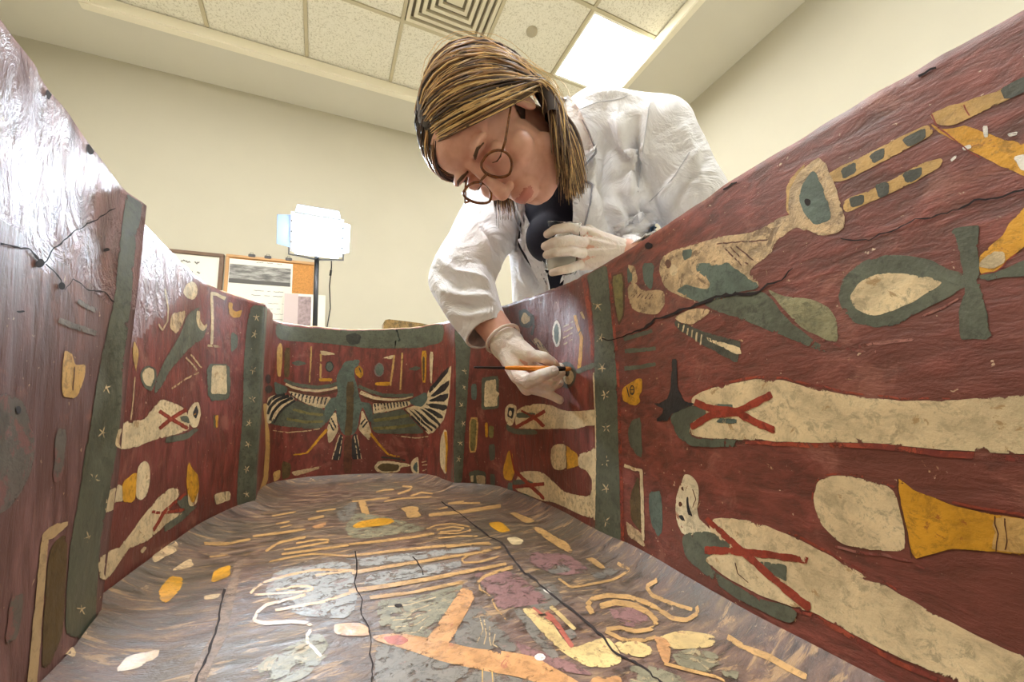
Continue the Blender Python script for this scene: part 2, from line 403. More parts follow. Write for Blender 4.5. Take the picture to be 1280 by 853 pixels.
def floor_z(x, y):
    d = edge_dist(x, y); r = max(0.0, 1-d/.05)
    return .016*r*r+.0014*nz(x*8, y*8, 3)+.0004*nz(x*24, y*24, 7)

# materials
def worn(col, dark=.72, light=1.12, scale=34, streak=(1,1,1), rough=.42, chips=None, bstr=.5, coat=.0, chip_t=.65, solid=False, wear=.485, keep=.34):
    name = 'paint_'+str(len(MATS)); m, nt, b = nodes_of(name)
    v = coords(nt, streak); n1 = tex(nt, v, scale, 6, .6, dist=.3); v2 = coords(nt); n2 = tex(nt, v2, 7, 4)
    at_ = nt.nodes.new('ShaderNodeAttribute'); at_.attribute_name = 'edge'
    na = tex(nt, v2, 75, 8, .74, dist=.7); al = math_n(nt, 'ADD', na, math_n(nt, 'MULTIPLY', at_.outputs['Fac'], keep))
    if not solid: nt.links.new(ramp(nt, al, [(wear, (0,0,0,1)), (wear+.035, (1,1,1,1))]), b.inputs['Alpha'])
    lo = tuple(c*dark for c in col[:3])+(1,); hi = tuple(min(1, c*light) for c in col[:3])+(1,)
    c1 = ramp(nt, n1, [(.36, lo), (.5, col), (.63, hi)])
    n5 = tex(nt, v2, 130, 6, .8, dist=.5); c1 = mix(nt, ramp(nt, n5, [(.40, (.8,.8,.8,1)), (.50, (0,0,0,1))]), c1, tuple(c*.5 for c in col[:3])+(1,))
    c1 = mix(nt, ramp(nt, n2, [(.42, (0,0,0,1)), (.62, (.5,.5,.5,1))]), c1, tuple(c*.72 for c in col[:3])+(1,))
    n3 = tex(nt, v2, 230, 3, .7)
    if chips:
        n4 = tex(nt, v2, 62, 7, .72, dist=.6); f = ramp(nt, n4, [(chip_t, (0,0,0,1)), (chip_t+.03, (.85,.85,.85,1))])
        c1 = mix(nt, f, c1, chips)
    nt.links.new(c1, b.inputs['Base Color'])
    nt.links.new(ramp(nt, n1, [(.2, (rough-.1,)*3+(1,)), (.8, (rough+.16,)*3+(1,))]), b.inputs['Roughness'])
    b.inputs['Specular IOR Level'].default_value = .5; b.inputs['Coat Weight'].default_value = coat; b.inputs['Coat Roughness'].default_value = .3
    pv = bump(nt, b, n1, bstr, .0022); bump(nt, b, n3, bstr*.5, .0006, pv)
    return m
TANC = lin(205,170,120)
def mixc(a, b_): return tuple(x*.3+y*.7 for x, y in zip(a[:3], b_[:3]))+(1,)
def red_wall(name, base, base2, streak, bstr, wr=0.0, rough=.4):
    m, nt, b = nodes_of(name)
    v = coords(nt, streak); vo = coords(nt)
    big = tex(nt, vo, 5.5, 5, .6, dist=.5); fine = tex(nt, v, 38, 7, .65, dist=.35); scr = tex(nt, v, 120, 4, .7)
    c = ramp(nt, fine, [(.36, mixc(base, lin(78,46,36))), (.5, base), (.64, tuple(x*1.4 for x in base[:3])+(1,))])
    c = mix(nt, ramp(nt, big, [(.42, (0,0,0,1)), (.6, (.8,.8,.8,1))]), c, base2)
    chip = tex(nt, vo, 55, 8, .74, dist=.8)
    c = mix(nt, ramp(nt, chip, [(.665, (0,0,0,1)), (.69, (.8,.8,.8,1))]), c, TANC)
    sp = tex(nt, vo, 190, 3, .6); c = mix(nt, ramp(nt, sp, [(.70, (0,0,0,1)), (.72, (.8,.8,.8,1))]), c, lin(206,176,140))
    pl = tex(nt, vo, 17, 6, .7, dist=1.0); c = mix(nt, ramp(nt, pl, [(.56, (0,0,0,1)), (.66, (.45,.45,.45,1))]), c, lin(160,104,84))
    dk = tex(nt, v, 22, 6, .7, dist=.4)
    c = mix(nt, ramp(nt, dk, [(.34, (.6,.6,.6,1)), (.44, (0,0,0,1))]), c, mixc(base, lin(60,38,30)))
    nt.links.new(c, b.inputs['Base Color'])
    nt.links.new(ramp(nt, fine, [(.25, (rough-.08,)*3+(1,)), (.75, (rough+.16,)*3+(1,))]), b.inputs['Roughness'])
    b.inputs['Specular IOR Level'].default_value = .5
    p1 = bump(nt, b, fine, bstr, .003); p2 = bump(nt, b, scr, bstr*.6, .001, p1)
    if wr:
        wv = tex(nt, coords(nt, (1,1,.7)), 34, 7, .66, dist=1.2); bump(nt, b, wv, wr, .010, p2)
    return m
M_red = red_wall('red_ochre_wall', lin(118,62,49), lin(104,58,43), (1,1,2.4), .40)
M_redv = red_wall('red_ochre_shoulder', lin(120,58,47), lin(102,52,41), (2.0,2.0,.7), .45)
M_redl = red_wall('red_ochre_worn_glare', lin(122,88,82), lin(98,68,60), (2.4,2.4,.4), .5, .0, .46)  # mauve-grey from fading and from glare put into the base colour
M_redw = red_wall('red_ochre_wrinkled_glare', lin(140,106,102), lin(120,88,84), (2.0,2.0,.6), .6, .7, .42)  # wrinkled surface; its paler base also carries painted-in glare
M_rim = worn(lin(190,158,112), .5, 1.15, 40, rough=.6, bstr=.8, solid=True)
M_out = red_wall('outer_varnish', lin(120,92,52), lin(88,64,40), (1,1,.5), .4)
PM = {
 'cream': worn(lin(218,194,148), .70, 1.12, 44, rough=.45, chips=lin(164,130,84), chip_t=.60),
 'creamdim': worn(lin(196,166,120), .7, 1.1, 40, rough=.45), 'creamspot': worn(lin(218,200,160), .7, 1.1, 60, rough=.5, chips=lin(150,90,60), chip_t=.61),
 'creamfloor': worn(lin(206,176,118), .7, 1.15, 40, wear=.455, keep=.12, rough=.4, chips=lin(150,110,80), chip_t=.59),
 'white': worn(lin(228,220,204), .8, 1.05, 50, rough=.5), 'green': worn(lin(94,97,78), .7, 1.2, 34, rough=.42, chips=lin(122,116,90), chip_t=.69),
 'greendark': worn(lin(76,76,62), .7, 1.2, 40), 'teal': worn(lin(92,104,90), .72, 1.2, 38), 'olive': worn(lin(122,112,62), .65, 1.25, 50),
 'olivepale': worn(lin(140,134,98), .7, 1.2, 44), 'olivedark': worn(lin(96,78,46), .7, 1.25, 44), 'ochre': worn(lin(206,148,34), .55, 1.18, 46, chips=lin(150,84,30), chip_t=.61),
 'ochrepale': worn(lin(204,162,92), .7, 1.12, 46, chips=lin(150,100,60), chip_t=.62), 'black': worn(lin(46,44,42), .7, 1.5, 60), 'dark': worn(lin(58,58,50), .7, 1.3, 50),
 'brown': worn(lin(96,56,34), .7, 1.3, 50), 'red': worn(lin(150,58,36), .7, 1.2, 60), 'red2': worn(lin(172,92,74), .75, 1.15, 50), 'vermilion': worn(lin(160,72,48), .65, 1.2, 60, chips=lin(118,52,42), chip_t=.5),
 'ridge': worn(lin(132,108,88), .55, 1.2, 60, rough=.6, chips=lin(96,76,60), chip_t=.58, bstr=1.2), 'chip': worn(lin(198,168,124), .55, 1.2, 60, rough=.6, chips=lin(120,96,70), chip_t=.56, bstr=1.0), 'greyfade': worn(lin(120,108,98), .75, 1.15, 40), 'greenfade': worn(lin(106,100,90), .8, 1.15, 22, chips=lin(128,84,78), chip_t=.53),
 'scuff': worn(lin(160,104,88), .75, 1.15, 60, chips=lin(122,56,46), chip_t=.5), 'crack': plain('crack_dark', lin(34,22,18), .9),
 'tan': worn(lin(190,148,92), .75, 1.12, 50, wear=.455, keep=.12, rough=.38, chips=lin(150,112,84), chip_t=.63), 'orange': worn(lin(194,142,92), .72, 1.15, 60, wear=.455, keep=.12, rough=.38, chips=lin(160,96,72), chip_t=.61),
 'fblue': worn(lin(146,142,134), .8, 1.12, 60, wear=.475, keep=.05, rough=.52, chips=lin(128,104,94), chip_t=.57), 'fgrey': worn(lin(116,108,96), .75, 1.15, 40, wear=.475, keep=.05, rough=.52, chips=lin(134,108,96), chip_t=.59), 'fgreen': worn(lin(130,122,96), .72, 1.18, 46, wear=.475, keep=.05, rough=.52, chips=lin(160,140,104), chip_t=.57), 'mauve': worn(lin(134,96,90), .75, 1.12, 40, wear=.475, keep=.05, rough=.52),
}
def floor_mat():
    m, nt, b = nodes_of('coffin_floor_paint')
    vo = coords(nt); vs = coords(nt, (1,2.4,1)); big = tex(nt, vo, 6, 5, .6, dist=.6); fine = tex(nt, vs, 36, 7, .68, dist=.4); hi = tex(nt, vo, 150, 4, .7)
    c = ramp(nt, fine, [(.36, lin(54,38,28)), (.47, lin(94,68,54)), (.55, lin(114,85,70)), (.64, lin(148,118,86))])
    c = mix(nt, ramp(nt, big, [(.36, (0,0,0,1)), (.62, (.75,.75,.75,1))]), c, lin(86,76,58))
    tl = tex(nt, coords(nt, (1.2,5,1)), 16, 6, .7, dist=.7)
    c = mix(nt, ramp(nt, tl, [(.57, (0,0,0,1)), (.63, (.6,.6,.6,1))]), c, lin(184,146,98))
    chip = tex(nt, vo, 60, 8, .75, dist=.6)
    c = mix(nt, ramp(nt, chip, [(.63, (0,0,0,1)), (.67, (.9,.9,.9,1))]), c, lin(176,150,116))
    nt.links.new(c, b.inputs['Base Color'])
    nt.links.new(ramp(nt, fine, [(.40, (.32,)*3+(1,)), (.60, (.58,)*3+(1,))]), b.inputs['Roughness']); b.inputs['Specular IOR Level'].default_value = .6
    p1 = bump(nt, b, fine, .8, .0034); bump(nt, b, hi, .6, .0010, p1)
    return m
M_fl = floor_mat()

COFR = Matrix(((0.998101, 0.018714, 0.058695), (-0.016138, 0.998899, -0.044048), (-0.059454, 0.043017, 0.997304)))     # the case lies slightly tilted on its supports
coffin = empty('coffin'); coffin.matrix_world = Matrix.Translation(CAMP - COFR @ Vector((0,0,.16))) @ COFR.to_4x4()
tag(coffin, 'open anthropoid wooden coffin painted inside with red, green and cream figures', 'coffin')

TH = .034
def board_part(name, s0, s1, mat, upper=None):
    i0 = int(np.argmin(abs(SS-s0))); i1 = int(np.argmin(abs(SS-s1))); NVv = 60
    vs = []; fs = []; mi = []; cols = list(range(i0, i1+1))
    for i in cols:
        for j in range(NVv+1): vs.append(wall(SS[i], j/NVv))
        p = PTS[i]; n = NRM[i]; t = wall(SS[i], 1.0)
        # worn edge, top of the plank, outer face down to below the floor
        o = p[3:]-n*TH; e = t-n*.006; e[2] += .003+.0015*nz(SS[i]*60, 1, 1)
        vs += [e, np.array([o[0], o[1], t[2]+.001]), p[:3]-n*TH-np.array([0,0,.04]), p[:3]+n*.0-np.array([0,0,.04])]
    R = NVv+5
    for a in range(len(cols)-1):
        for j in range(R-1):
            fs.append((a*R+j, (a+1)*R+j, (a+1)*R+j+1, a*R+j+1))
            if j < NVv:
                z = j/NVv; s = SS[cols[a]]
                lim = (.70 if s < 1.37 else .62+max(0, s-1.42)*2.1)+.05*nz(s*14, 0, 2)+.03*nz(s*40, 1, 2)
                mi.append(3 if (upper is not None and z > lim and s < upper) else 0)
            else: mi.append(1 if j < NVv+2 else 2)
    for a in (0, len(cols)-1):   # end caps
        k = a*R; fs.append(tuple(k+j for j in range(R))); mi.append(2)
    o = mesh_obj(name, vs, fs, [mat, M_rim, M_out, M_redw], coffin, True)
    o.data.polygons.foreach_set('material_index', mi); o.data.update()
    return o
m_ = MARKS
board_part('foot_board', m_[0], m_[1], M_red); board_part('foot_board', m_[35], m_[36], M_red)
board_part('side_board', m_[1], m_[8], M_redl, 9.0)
board_part('corner_post', m_[8], m_[9], M_redv)
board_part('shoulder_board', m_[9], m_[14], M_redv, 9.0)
board_part('head_board', m_[14], m_[22], M_redv)
board_part('shoulder_board', m_[22], m_[26], M_redv)
board_part('side_board', m_[26], m_[35], M_red)

FILL_EDGE = []
def fill(poly, step, f):
    """triangulate a polygon with inner grid points and lift it with f"""
    xs = [p[0] for p in poly]; ys = [p[1] for p in poly]
    dense = []
    for a, b_ in zip(poly, poly[1:]+poly[:1]):
        L = math.hypot(b_[0]-a[0], b_[1]-a[1]); k = max(1, int(L/step+.5))
        for i in range(k): dense.append((a[0]+(b_[0]-a[0])*i/k, a[1]+(b_[1]-a[1])*i/k))
    n = len(dense); P2 = np.array(dense); Q = np.roll(P2, -1, 0)
    gx, gy = np.meshgrid(np.arange(min(xs)+step*.5, max(xs), step), np.arange(min(ys)+step*.5, max(ys), step))
    g = np.stack([gx.ravel(), gy.ravel()], 1); keep = []
    if len(g):
        ins = np.zeros(len(g), bool); md = np.full(len(g), 9.0)
        for a, b_ in zip(P2, Q):
            c = ((a[1] > g[:,1]) != (b_[1] > g[:,1])); 
            with np.errstate(all='ignore'):
                xi = (b_[0]-a[0])*(g[:,1]-a[1])/(b_[1]-a[1])+a[0]
            ins ^= c & (g[:,0] < xi)
            md = np.minimum(md, np.abs(g-a).sum(1))
        keep = g[ins & (md > step*.4)].tolist()
    verts = [Vector(p) for p in dense]+[Vector(p) for p in keep]
    r = geometry.delaunay_2d_cdt(verts, [], [list(range(n))], 1, 1e-7)
    FILL_EDGE[:] = [0.0 if any(k < n for k in r[3][i]) else 1.0 for i in range(len(r[0]))]
    return [f(v.x, v.y) for v in r[0]], [tuple(t) for t in r[2]]
def chaikin(p, k=.22):
    q = []
    for a, b_ in zip(p, p[1:]+p[:1]):
        q += [(a[0]*(1-k)+b_[0]*k, a[1]*(1-k)+b_[1]*k), (a[0]*k+b_[0]*(1-k), a[1]*k+b_[1]*(1-k))]
    return q

# base board: painted floor, fillet of plaster along the walls
poly = [tuple(p) for p in BOT[:-1:3]]
vs, fs = fill(poly, .007, lambda x, y: (x, y, floor_z(x, y)))
n0 = len(vs); vs += [(x, y, -.04) for x, y in poly]; k = len(poly)
fs = [t if (Vector(vs[t[1]])-Vector(vs[t[0]])).cross(Vector(vs[t[2]])-Vector(vs[t[0]])).z > 0 else t[::-1] for t in fs]
fs.append(tuple(range(n0+k-1, n0-1, -1)))
mesh_obj('base_board', vs, fs, M_fl, coffin, True)
vs = []; fs = []; K = 7; cnt = 0
for i in range(int(np.argmin(abs(SS-1.0))), int(np.argmin(abs(SS-3.6))), 1):
    s = SS[i]; n = NRM[i]; a = .004+.005*nz(s*18, 0, 3)+.004*nz(s*70, 0, 8); bq = .011+.008*nz(s*11, 4, 1)+.005*nz(s*60, 3, 1)
    A = wall(s, max(.012, a/.36+.012)); B = PTS[i][:2]+n[:2]*max(.006, bq)
    for j in range(K):
        t = j/(K-1); c = 2*t*(1-t)
        w0 = np.array([A[0], A[1], A[2]])*(1-t)+np.array([B[0], B[1], floor_z(*B)])*t
        w0 = w0+n*.0015*(1-t)-np.array([0,0,.0016])*t-(n*.0+np.array([0,0,1]))*c*.004+n*.0025*nz(s*60, t*3, 5)*(4*t*(1-t))
        vs.append(w0)
    if cnt:
        for j in range(K-1): fs.append(((cnt-1)*K+j, cnt*K+j, cnt*K+j+1, (cnt-1)*K+j+1))
    cnt += 1
mesh_obj('plaster_fillet', vs, fs, M_fl, coffin, True)

# painted figures: thin layers of paint lying on the boards
PAINT=[
('painted_band','w',[
(None,'green',0,0,'13420,9954 13406,9567 13368,7986 13373,7109 13298,6254 13191,5018 13140,4367 13025,3027 12932,2319 12902,1357 12894,699 13549,40 13504,1006 13483,1978 13544,3032 13590,4434 13563,5637 13577,6914 13558,8580 13591,9924 13601,9960 13513,9960'),
('star','cream',2,1,'13344,5219 13348,5263 13356,5222 13360,5175 13394,5205 13423,5219 13400,5181 13367,5151 13397,5096 13413,5041 13384,5074 13355,5130 13336,5080 13315,5042 13324,5091 13341,5142 13298,5150 13265,5170 13302,5178 13344,5170'),
('star','cream',2,1,'13359,4285 13375,4335 13376,4278 13367,4211 13397,4208 13422,4199 13398,4187 13369,4184 13384,4125 13390,4073 13370,4117 13354,4175 13317,4128 13279,4105 13303,4152 13342,4196 13311,4228 13287,4263 13319,4247 13351,4218'),
('star','cream',2,1,'13295,3323 13320,3347 13310,3307 13292,3269 13341,3238 13376,3200 13337,3214 13288,3246 13290,3201 13285,3163 13274,3204 13267,3251 13223,3244 13183,3250 13215,3267 13259,3276 13218,3341 13195,3398 13235,3354 13274,3287'),
('star','cream',2,1,'13292,2197 13335,2196 13309,2167 13261,2152 13301,2101 13330,2052 13292,2089 13250,2139 13239,2085 13218,2055 13215,2107 13227,2158 13185,2182 13149,2209 13183,2201 13224,2183 13201,2246 13193,2297 13222,2243 13245,2179'),
('star','cream',2,1,'13266,871 13316,831 13278,840 13221,871 13277,772 13308,697 13255,777 13201,874 13173,861 13142,862 13153,889 13177,907 13112,978 13067,1040 13116,996 13181,925 13178,968 13182,999 13199,950 13208,903'),
]),
('painted_face_sign','w',[
(None,'ochrepale',0,0,'12729,5660 12831,5635 12870,5427 13003,5512 13021,5346 12981,5116 12911,4828 12757,4803 12715,4922 12712,5326 12724,5515'),
(None,'brown',1,1,'12852,5406 12845,4962 12861,4964 12867,5411'),
]),
('painted_strokes','w',[
(None,'greyfade',0,1,'12637,6076 12857,6095 13125,6143 13149,6271 12879,6210 12656,6182'),
(None,'greyfade',0,1,'12837,6598 12983,6590 13104,6608 13133,6725 13014,6701 12868,6703'),
(None,'greenfade',0,0,'12132,4815 12342,4721 12485,3992 12428,3528 12272,3153 12021,3212 11934,4688'),
(None,'greenfade',0,0,'12681,4291 12815,4244 12784,3398 12677,3371'),
(None,'greenfade',0,0,'12355,1966 12470,1878 12426,1302 12324,1385'),
]),
('painted_reed_sign','w',[
(None,'creamdim',0,0,'12887,2673 12880,2555 12673,2474 12600,2490 12603,2621 12699,2695'),
(None,'creamdim',1,1,'12594,2560 12577,1888 12546,1263 12516,701 12506,534 12591,384 12597,563 12625,1148 12654,1800 12668,2497'),
(None,'olivedark',0,0,'12684,2391 12894,2479 12887,1476 12869,855 12720,538 12627,605 12658,1468'),
]),
('surface_crack','w',[
(None,'crack',3,1,'11977,6805 12009,6849 12050,6876 12086,6885 12159,6929 12232,6988 12281,7012 12318,7002 12342,6971 12387,6932 12436,6929 12473,7035 12500,7158 12513,7230 12543,7341 12593,7436 12637,7577 12677,7659 12723,7790 12764,7912 12812,8019 12885,8155 12937,8302 13006,8451 13066,8598 13116,8762 13176,8933 13223,9086 13286,9267 13283,9275 13215,9094 13170,8938 13107,8767 13058,8603 12998,8467 12924,8312 12878,8163 12807,8028 12756,7918 12705,7794 12665,7665 12627,7583 12579,7444 12532,7346 12500,7228 12482,7152 12462,7035 12433,6952 12395,6955 12361,7014 12328,7030 12289,7044 12233,7018 12159,6953 12090,6918 12052,6895 12009,6865 11975,6838'),
(None,'crack',3,1,'12456,6970 12504,6930 12555,6911 12585,6868 12624,6847 12638,6742 12677,6707 12731,6865 12768,6998 12828,6990 12880,6998 12918,6970 12985,6965 13053,7029 13155,7118 13217,7176 13251,7155 13308,7098 13370,7095 13377,7123 13321,7134 13263,7185 13222,7196 13156,7155 13053,7048 12990,6992 12924,6986 12886,7017 12836,7019 12765,7011 12724,6866 12674,6717 12647,6755 12636,6864 12599,6899 12561,6925 12511,6948 12464,6989'),
(None,'crack',3,1,'12451,6971 12446,6931 12428,6890 12403,6857 12378,6842 12359,6847 12352,6873 12357,6910 12374,6952 12398,6985 12423,7002 12443,6997'),
(None,'crack',3,1,'12682,6792 12678,6751 12665,6713 12647,6687 12628,6680 12613,6695 12607,6725 12611,6764 12624,6803 12642,6828 12661,6836 12676,6823'),
(None,'crack',3,1,'12312,4566 12311,4537 12304,4515 12293,4508 12282,4515 12272,4536 12268,4565 12270,4593 12277,4615 12288,4623 12299,4617 12308,4595'),
(None,'crack',3,1,'12970,9960 12986,9956 12971,9863 12947,9793 12923,9763 12904,9783 12895,9844 12899,9932 12919,9960 12919,9960 12919,9960 12970,9960'),
(None,'crack',3,1,'12415,9960 12413,9933 12403,9867 12388,9819 12371,9800 12357,9815 12350,9861 12352,9925 12362,9960 12356,9960 12396,9960 12396,9960'),
(None,'crack',3,1,'13248,8201 13243,8174 13228,8137 13206,8100 13184,8072 13168,8061 13161,8070 13166,8096 13182,8133 13204,8171 13225,8199 13242,8210'),
(None,'crack',3,1,'12283,6037 12278,6024 12263,6008 12240,5992 12214,5980 12191,5976 12182,5982 12189,5995 12211,6012 12238,6030 12261,6040 12277,6043'),
]),
('painted_disc','w',[
(None,'cream',0,0,'15851,9716 16060,9586 16075,9250 15926,8932 15668,8807 15501,8900 15576,9247'),
]),
('painted_goose','w',[
(None,'green',0,0,'16187,8810 15946,8546 15708,8134 15535,7422 15263,6778 15000,6175 14819,5553 14792,5069 14969,5330 15239,5977 15647,6577 16073,7205 16369,7536 16474,8145 16243,8121 16137,8570'),
(None,'cream',1,0,'16073,8596 16194,8641 16208,8272 16378,8092 16469,8354 16452,8097 16334,7827 16194,7891 16060,8185'),
(None,'chip',0,0,'15131,7861 15696,8347 15575,7745 15369,7251 15090,7335'),
(None,'creamdim',0,1,'14849,8517 14992,7964 15001,7511 14860,7148 14900,7140 15049,7524 15041,8001 14895,8563'),
(None,'creamdim',0,1,'14900,7166 14794,7319 14757,7275 14860,7122'),
(None,'creamdim',0,1,'15323,5326 15663,5596 15828,5740 16299,6086 16275,6138 15798,5787 15630,5639 15293,5368'),
(None,'creamdim',0,1,'15748,6530 15999,6363 16211,6169 16250,6221 16041,6418 15788,6586'),
(None,'creamdim',0,1,'15920,6712 16169,6510 16337,6301 16376,6351 16210,6564 15964,6769'),
]),
('painted_standard','w',[
(None,'cream',0,1,'16511,9686 16561,8479 16566,7384 16638,7411 16634,8521 16587,9745'),
(None,'cream',0,1,'16520,9585 16703,9632 16901,9610 16937,9813 16726,9810 16536,9742'),
(None,'creamdim',0,1,'16493,7265 16819,7330 16824,7439 16499,7370'),
]),
('painted_bowl_sign','w',[
(None,'ochre',0,0,'16985,9602 17107,9605 17094,9286 17192,9230 17335,9438 17288,9015 17121,8877 17017,9046'),
]),
('painted_loaf_sign','w',[
(None,'green',0,0,'17114,8224 17250,8102 17260,7609 17095,7203 17077,8092'),
]),
('painted_band','w',[
(None,'green',0,0,'17478,9862 18087,9960 18068,9324 18138,6805 18255,4340 18110,1621 17877,40 17356,165 17384,2247 17428,4397 17403,6637 17426,8193'),
('star','cream',2,1,'17599,9331 17603,9404 17609,9339 17612,9262 17641,9313 17667,9338 17645,9276 17617,9222 17641,9138 17654,9052 17630,9101 17607,9188 17591,9106 17574,9043 17582,9122 17595,9207 17562,9218 17537,9250 17566,9264 17599,9252'),
('star','cream',2,1,'17595,8514 17608,8603 17608,8509 17600,8395 17624,8406 17645,8403 17624,8372 17601,8351 17612,8262 17616,8178 17600,8241 17588,8330 17560,8236 17531,8180 17550,8269 17580,8360 17557,8400 17540,8449 17563,8435 17587,8400'),
('star','cream',2,1,'17605,7606 17622,7666 17615,7590 17602,7508 17636,7494 17662,7460 17633,7449 17599,7465 17599,7388 17596,7319 17589,7382 17585,7457 17556,7410 17530,7389 17551,7446 17580,7495 17554,7578 17540,7662 17565,7614 17590,7527'),
('star','cream',2,1,'17622,6711 17650,6764 17633,6678 17603,6593 17627,6551 17645,6501 17621,6517 17597,6554 17590,6445 17577,6362 17576,6452 17583,6560 17559,6553 17537,6558 17558,6586 17582,6603 17569,6691 17565,6772 17581,6709 17594,6623'),
('star','cream',2,1,'17636,5269 17663,5285 17642,5233 17613,5191 17641,5105 17656,5020 17629,5073 17603,5163 17588,5090 17571,5036 17578,5108 17591,5183 17555,5203 17528,5241 17558,5245 17593,5224 17592,5298 17595,5365 17603,5302 17607,5229'),
('star','cream',2,1,'17595,4086 17618,4076 17597,4054 17572,4044 17586,3956 17592,3877 17574,3941 17560,4029 17531,3951 17502,3910 17520,3986 17550,4060 17524,4105 17505,4157 17530,4135 17556,4095 17563,4197 17575,4275 17577,4187 17570,4085'),
('star','cream',2,1,'17612,3047 17640,3004 17610,3006 17574,3035 17576,2963 17574,2900 17565,2962 17559,3033 17529,3002 17501,2994 17523,3038 17553,3071 17523,3160 17506,3244 17535,3188 17563,3097 17577,3164 17594,3213 17588,3145 17576,3074'),
('star','cream',2,1,'17594,1886 17613,1831 17588,1858 17561,1904 17556,1807 17545,1735 17541,1820 17547,1917 17521,1922 17497,1939 17519,1953 17544,1957 17529,2046 17522,2124 17541,2057 17557,1969 17585,2038 17613,2074 17597,2002 17568,1937'),
('star','cream',2,1,'17621,712 17639,624 17609,688 17580,785 17566,725 17549,682 17554,746 17566,811 17528,848 17498,898 17530,886 17568,848 17565,919 17566,980 17576,917 17582,846 17612,869 17640,871 17619,832 17590,807'),
]),
('painted_disc','w',[
(None,'green',0,0,'14605,5963 14817,5872 14840,5557 14743,5183 14582,5258 14449,5556 14468,5787'),
(None,'cream',1,0,'14629,5897 14756,5832 14774,5594 14712,5321 14594,5352 14483,5585 14507,5751'),
]),
('painted_feather','w',[
(None,'ochrepale',0,0,'14267,6537 14377,6262 14368,5920 14354,5649 14241,6215'),
(None,'creamdim',0,1,'14331,5557 14329,4930 14321,4402 14346,4397 14354,4927 14356,5559'),
]),
('painted_pool_sign','w',[
(None,'green',0,0,'16494,6532 17065,6714 17123,5821 17099,5102 16576,4990'),
(None,'cream',1,1,'16642,6510 17006,6622 17033,5342 16630,5291'),
]),
('painted_serpent','w',[
(None,'cream',1,0,'13549,3843 13551,4074 13573,4343 14648,4375 14761,4668 14974,4947 15135,4968 15555,4827 15874,4634 16005,4284 16022,3936 15617,3826 15218,3788 14829,3764 14560,3654 14265,3646'),
('head','cream',1,0,'16196,4967 16328,4912 16390,4508 16309,4022 16171,3947 16012,4138 15941,4431 15958,4663'),
('head','black',2,0,'16228,4846 16315,4571 16224,4270 16106,4514'),
('head','ochre',3,1,'16146,4433 16250,4490 16231,4531 16126,4474'),
(None,'green',0,0,'15917,3809 16209,3973 16362,3895 15983,3587 15232,3588 15242,3784'),
(None,'green',2,0,'15635,4416 15941,4431 16040,4136 15727,4247'),
('crossed_ribbon','red',3,1,'14949,4568 15244,4356 15933,3914 15995,4031 15300,4462 15003,4668'),
('crossed_ribbon','red',4,1,'15054,4033 15413,4321 15911,4601 15833,4724 15334,4432 14977,4135'),
]),
('painted_bar','w',[
(None,'olivedark',0,0,'16708,4438 16826,4437 16818,3906 16720,3917'),
(None,'ochre',1,0,'16748,4405 16826,4437 16818,3906 16778,3911'),
]),
('painted_jar','w',[
(None,'cream',0,0,'13546,2997 14308,2815 14344,2354 14206,2409 13533,2499 13489,2425 13509,2844'),
(None,'ochre',0,0,'14283,2845 14558,3005 14583,2674 14596,2281 14494,2224 14321,2367'),
(None,'cream',1,0,'14598,3148 14732,3254 14862,3058 14904,2645 14872,2266 14760,2162 14596,2281 14562,2952'),
]),
('painted_serpent','w',[
(None,'cream',1,0,'13481,1654 14261,1277 14490,1365 14810,1729 15203,2060 15566,2163 15847,1895 15814,1758 15482,1587 15545,1337 15999,1119 15444,1118 15193,992 14940,958 14575,1073 14352,864 14256,654 13553,1066 13487,1392'),
('head','ochre',1,0,'16048,2804 16163,2572 16394,2170 16413,1590 16276,1263 16142,1298 16077,1626 16011,2191'),
('head','cream',2,0,'16070,1763 16188,1353 16310,1284 16389,1630 16380,1243 16244,1159 16117,1286'),
(None,'green',0,0,'15668,1681 16074,1680 16143,1271 16449,1116 15986,871 15371,869 15415,1205 15999,1119'),
('crossed_ribbon','red',3,1,'15017,1669 15336,1437 16006,1167 15982,1283 15323,1536 15023,1753'),
('crossed_ribbon','red',4,1,'15307,1567 15193,1365 15063,1188 15139,1093 15274,1272 15393,1476'),
('crossed_ribbon','red',4,1,'15379,1474 15726,1593 16050,1682 15990,1785 15665,1692 15321,1568'),
]),
('painted_box_sign','w',[
(None,'cream',0,0,'16781,1292 17164,1193 17225,1024 17204,773 16841,826'),
(None,'black',1,1,'17055,1224 17084,819 17104,808 17075,1214'),
(None,'black',1,1,'16791,1252 16840,855 16860,846 16811,1246'),
]),
('plaster_loss','w',[
(None,'cream',0,0,'14824,821 14927,885 14991,775 14885,713'),
]),
('painted_band','w',[
(None,'green',0,0,'19678,9950 20134,9847 20907,9904 21824,9943 22827,9960 23505,9960 24402,9929 24368,8705 23505,8548 22826,8624 22018,8670 21634,8828 20906,8940 19702,8902'),
(None,'dark',1,0,'21485,9598 21691,9792 21862,9574 21805,9007 21597,8880 21504,9206'),
]),
('painted_feather','w',[
(None,'ochrepale',0,0,'19869,8756 19959,8576 19970,7584 19927,6561 19792,6647 19764,7547 19761,8371'),
(None,'olivedark',0,0,'20042,8442 20211,8477 20197,6577 20033,6568'),
]),
('painted_mouth_sign','w',[
(None,'green',0,0,'20237,7498 20392,7694 20531,7640 20621,7494 20393,7309'),
]),
('painted_stick','w',[
(None,'ochrepale',0,1,'20693,8654 20683,7769 20680,7504 20656,6265 20691,6262 20715,7504 20719,7771 20728,8658'),
]),
('painted_standard','w',[
(None,'ochrepale',0,1,'20937,6471 20945,7536 20945,8212 20901,8204 20900,7532 20892,6470'),
(None,'cream',0,0,'20905,8411 20995,8426 21301,8236 20950,8077'),
(None,'ochre',0,0,'20879,6573 21180,6597 21173,6383 20886,6363'),
]),
('painted_disc','w',[
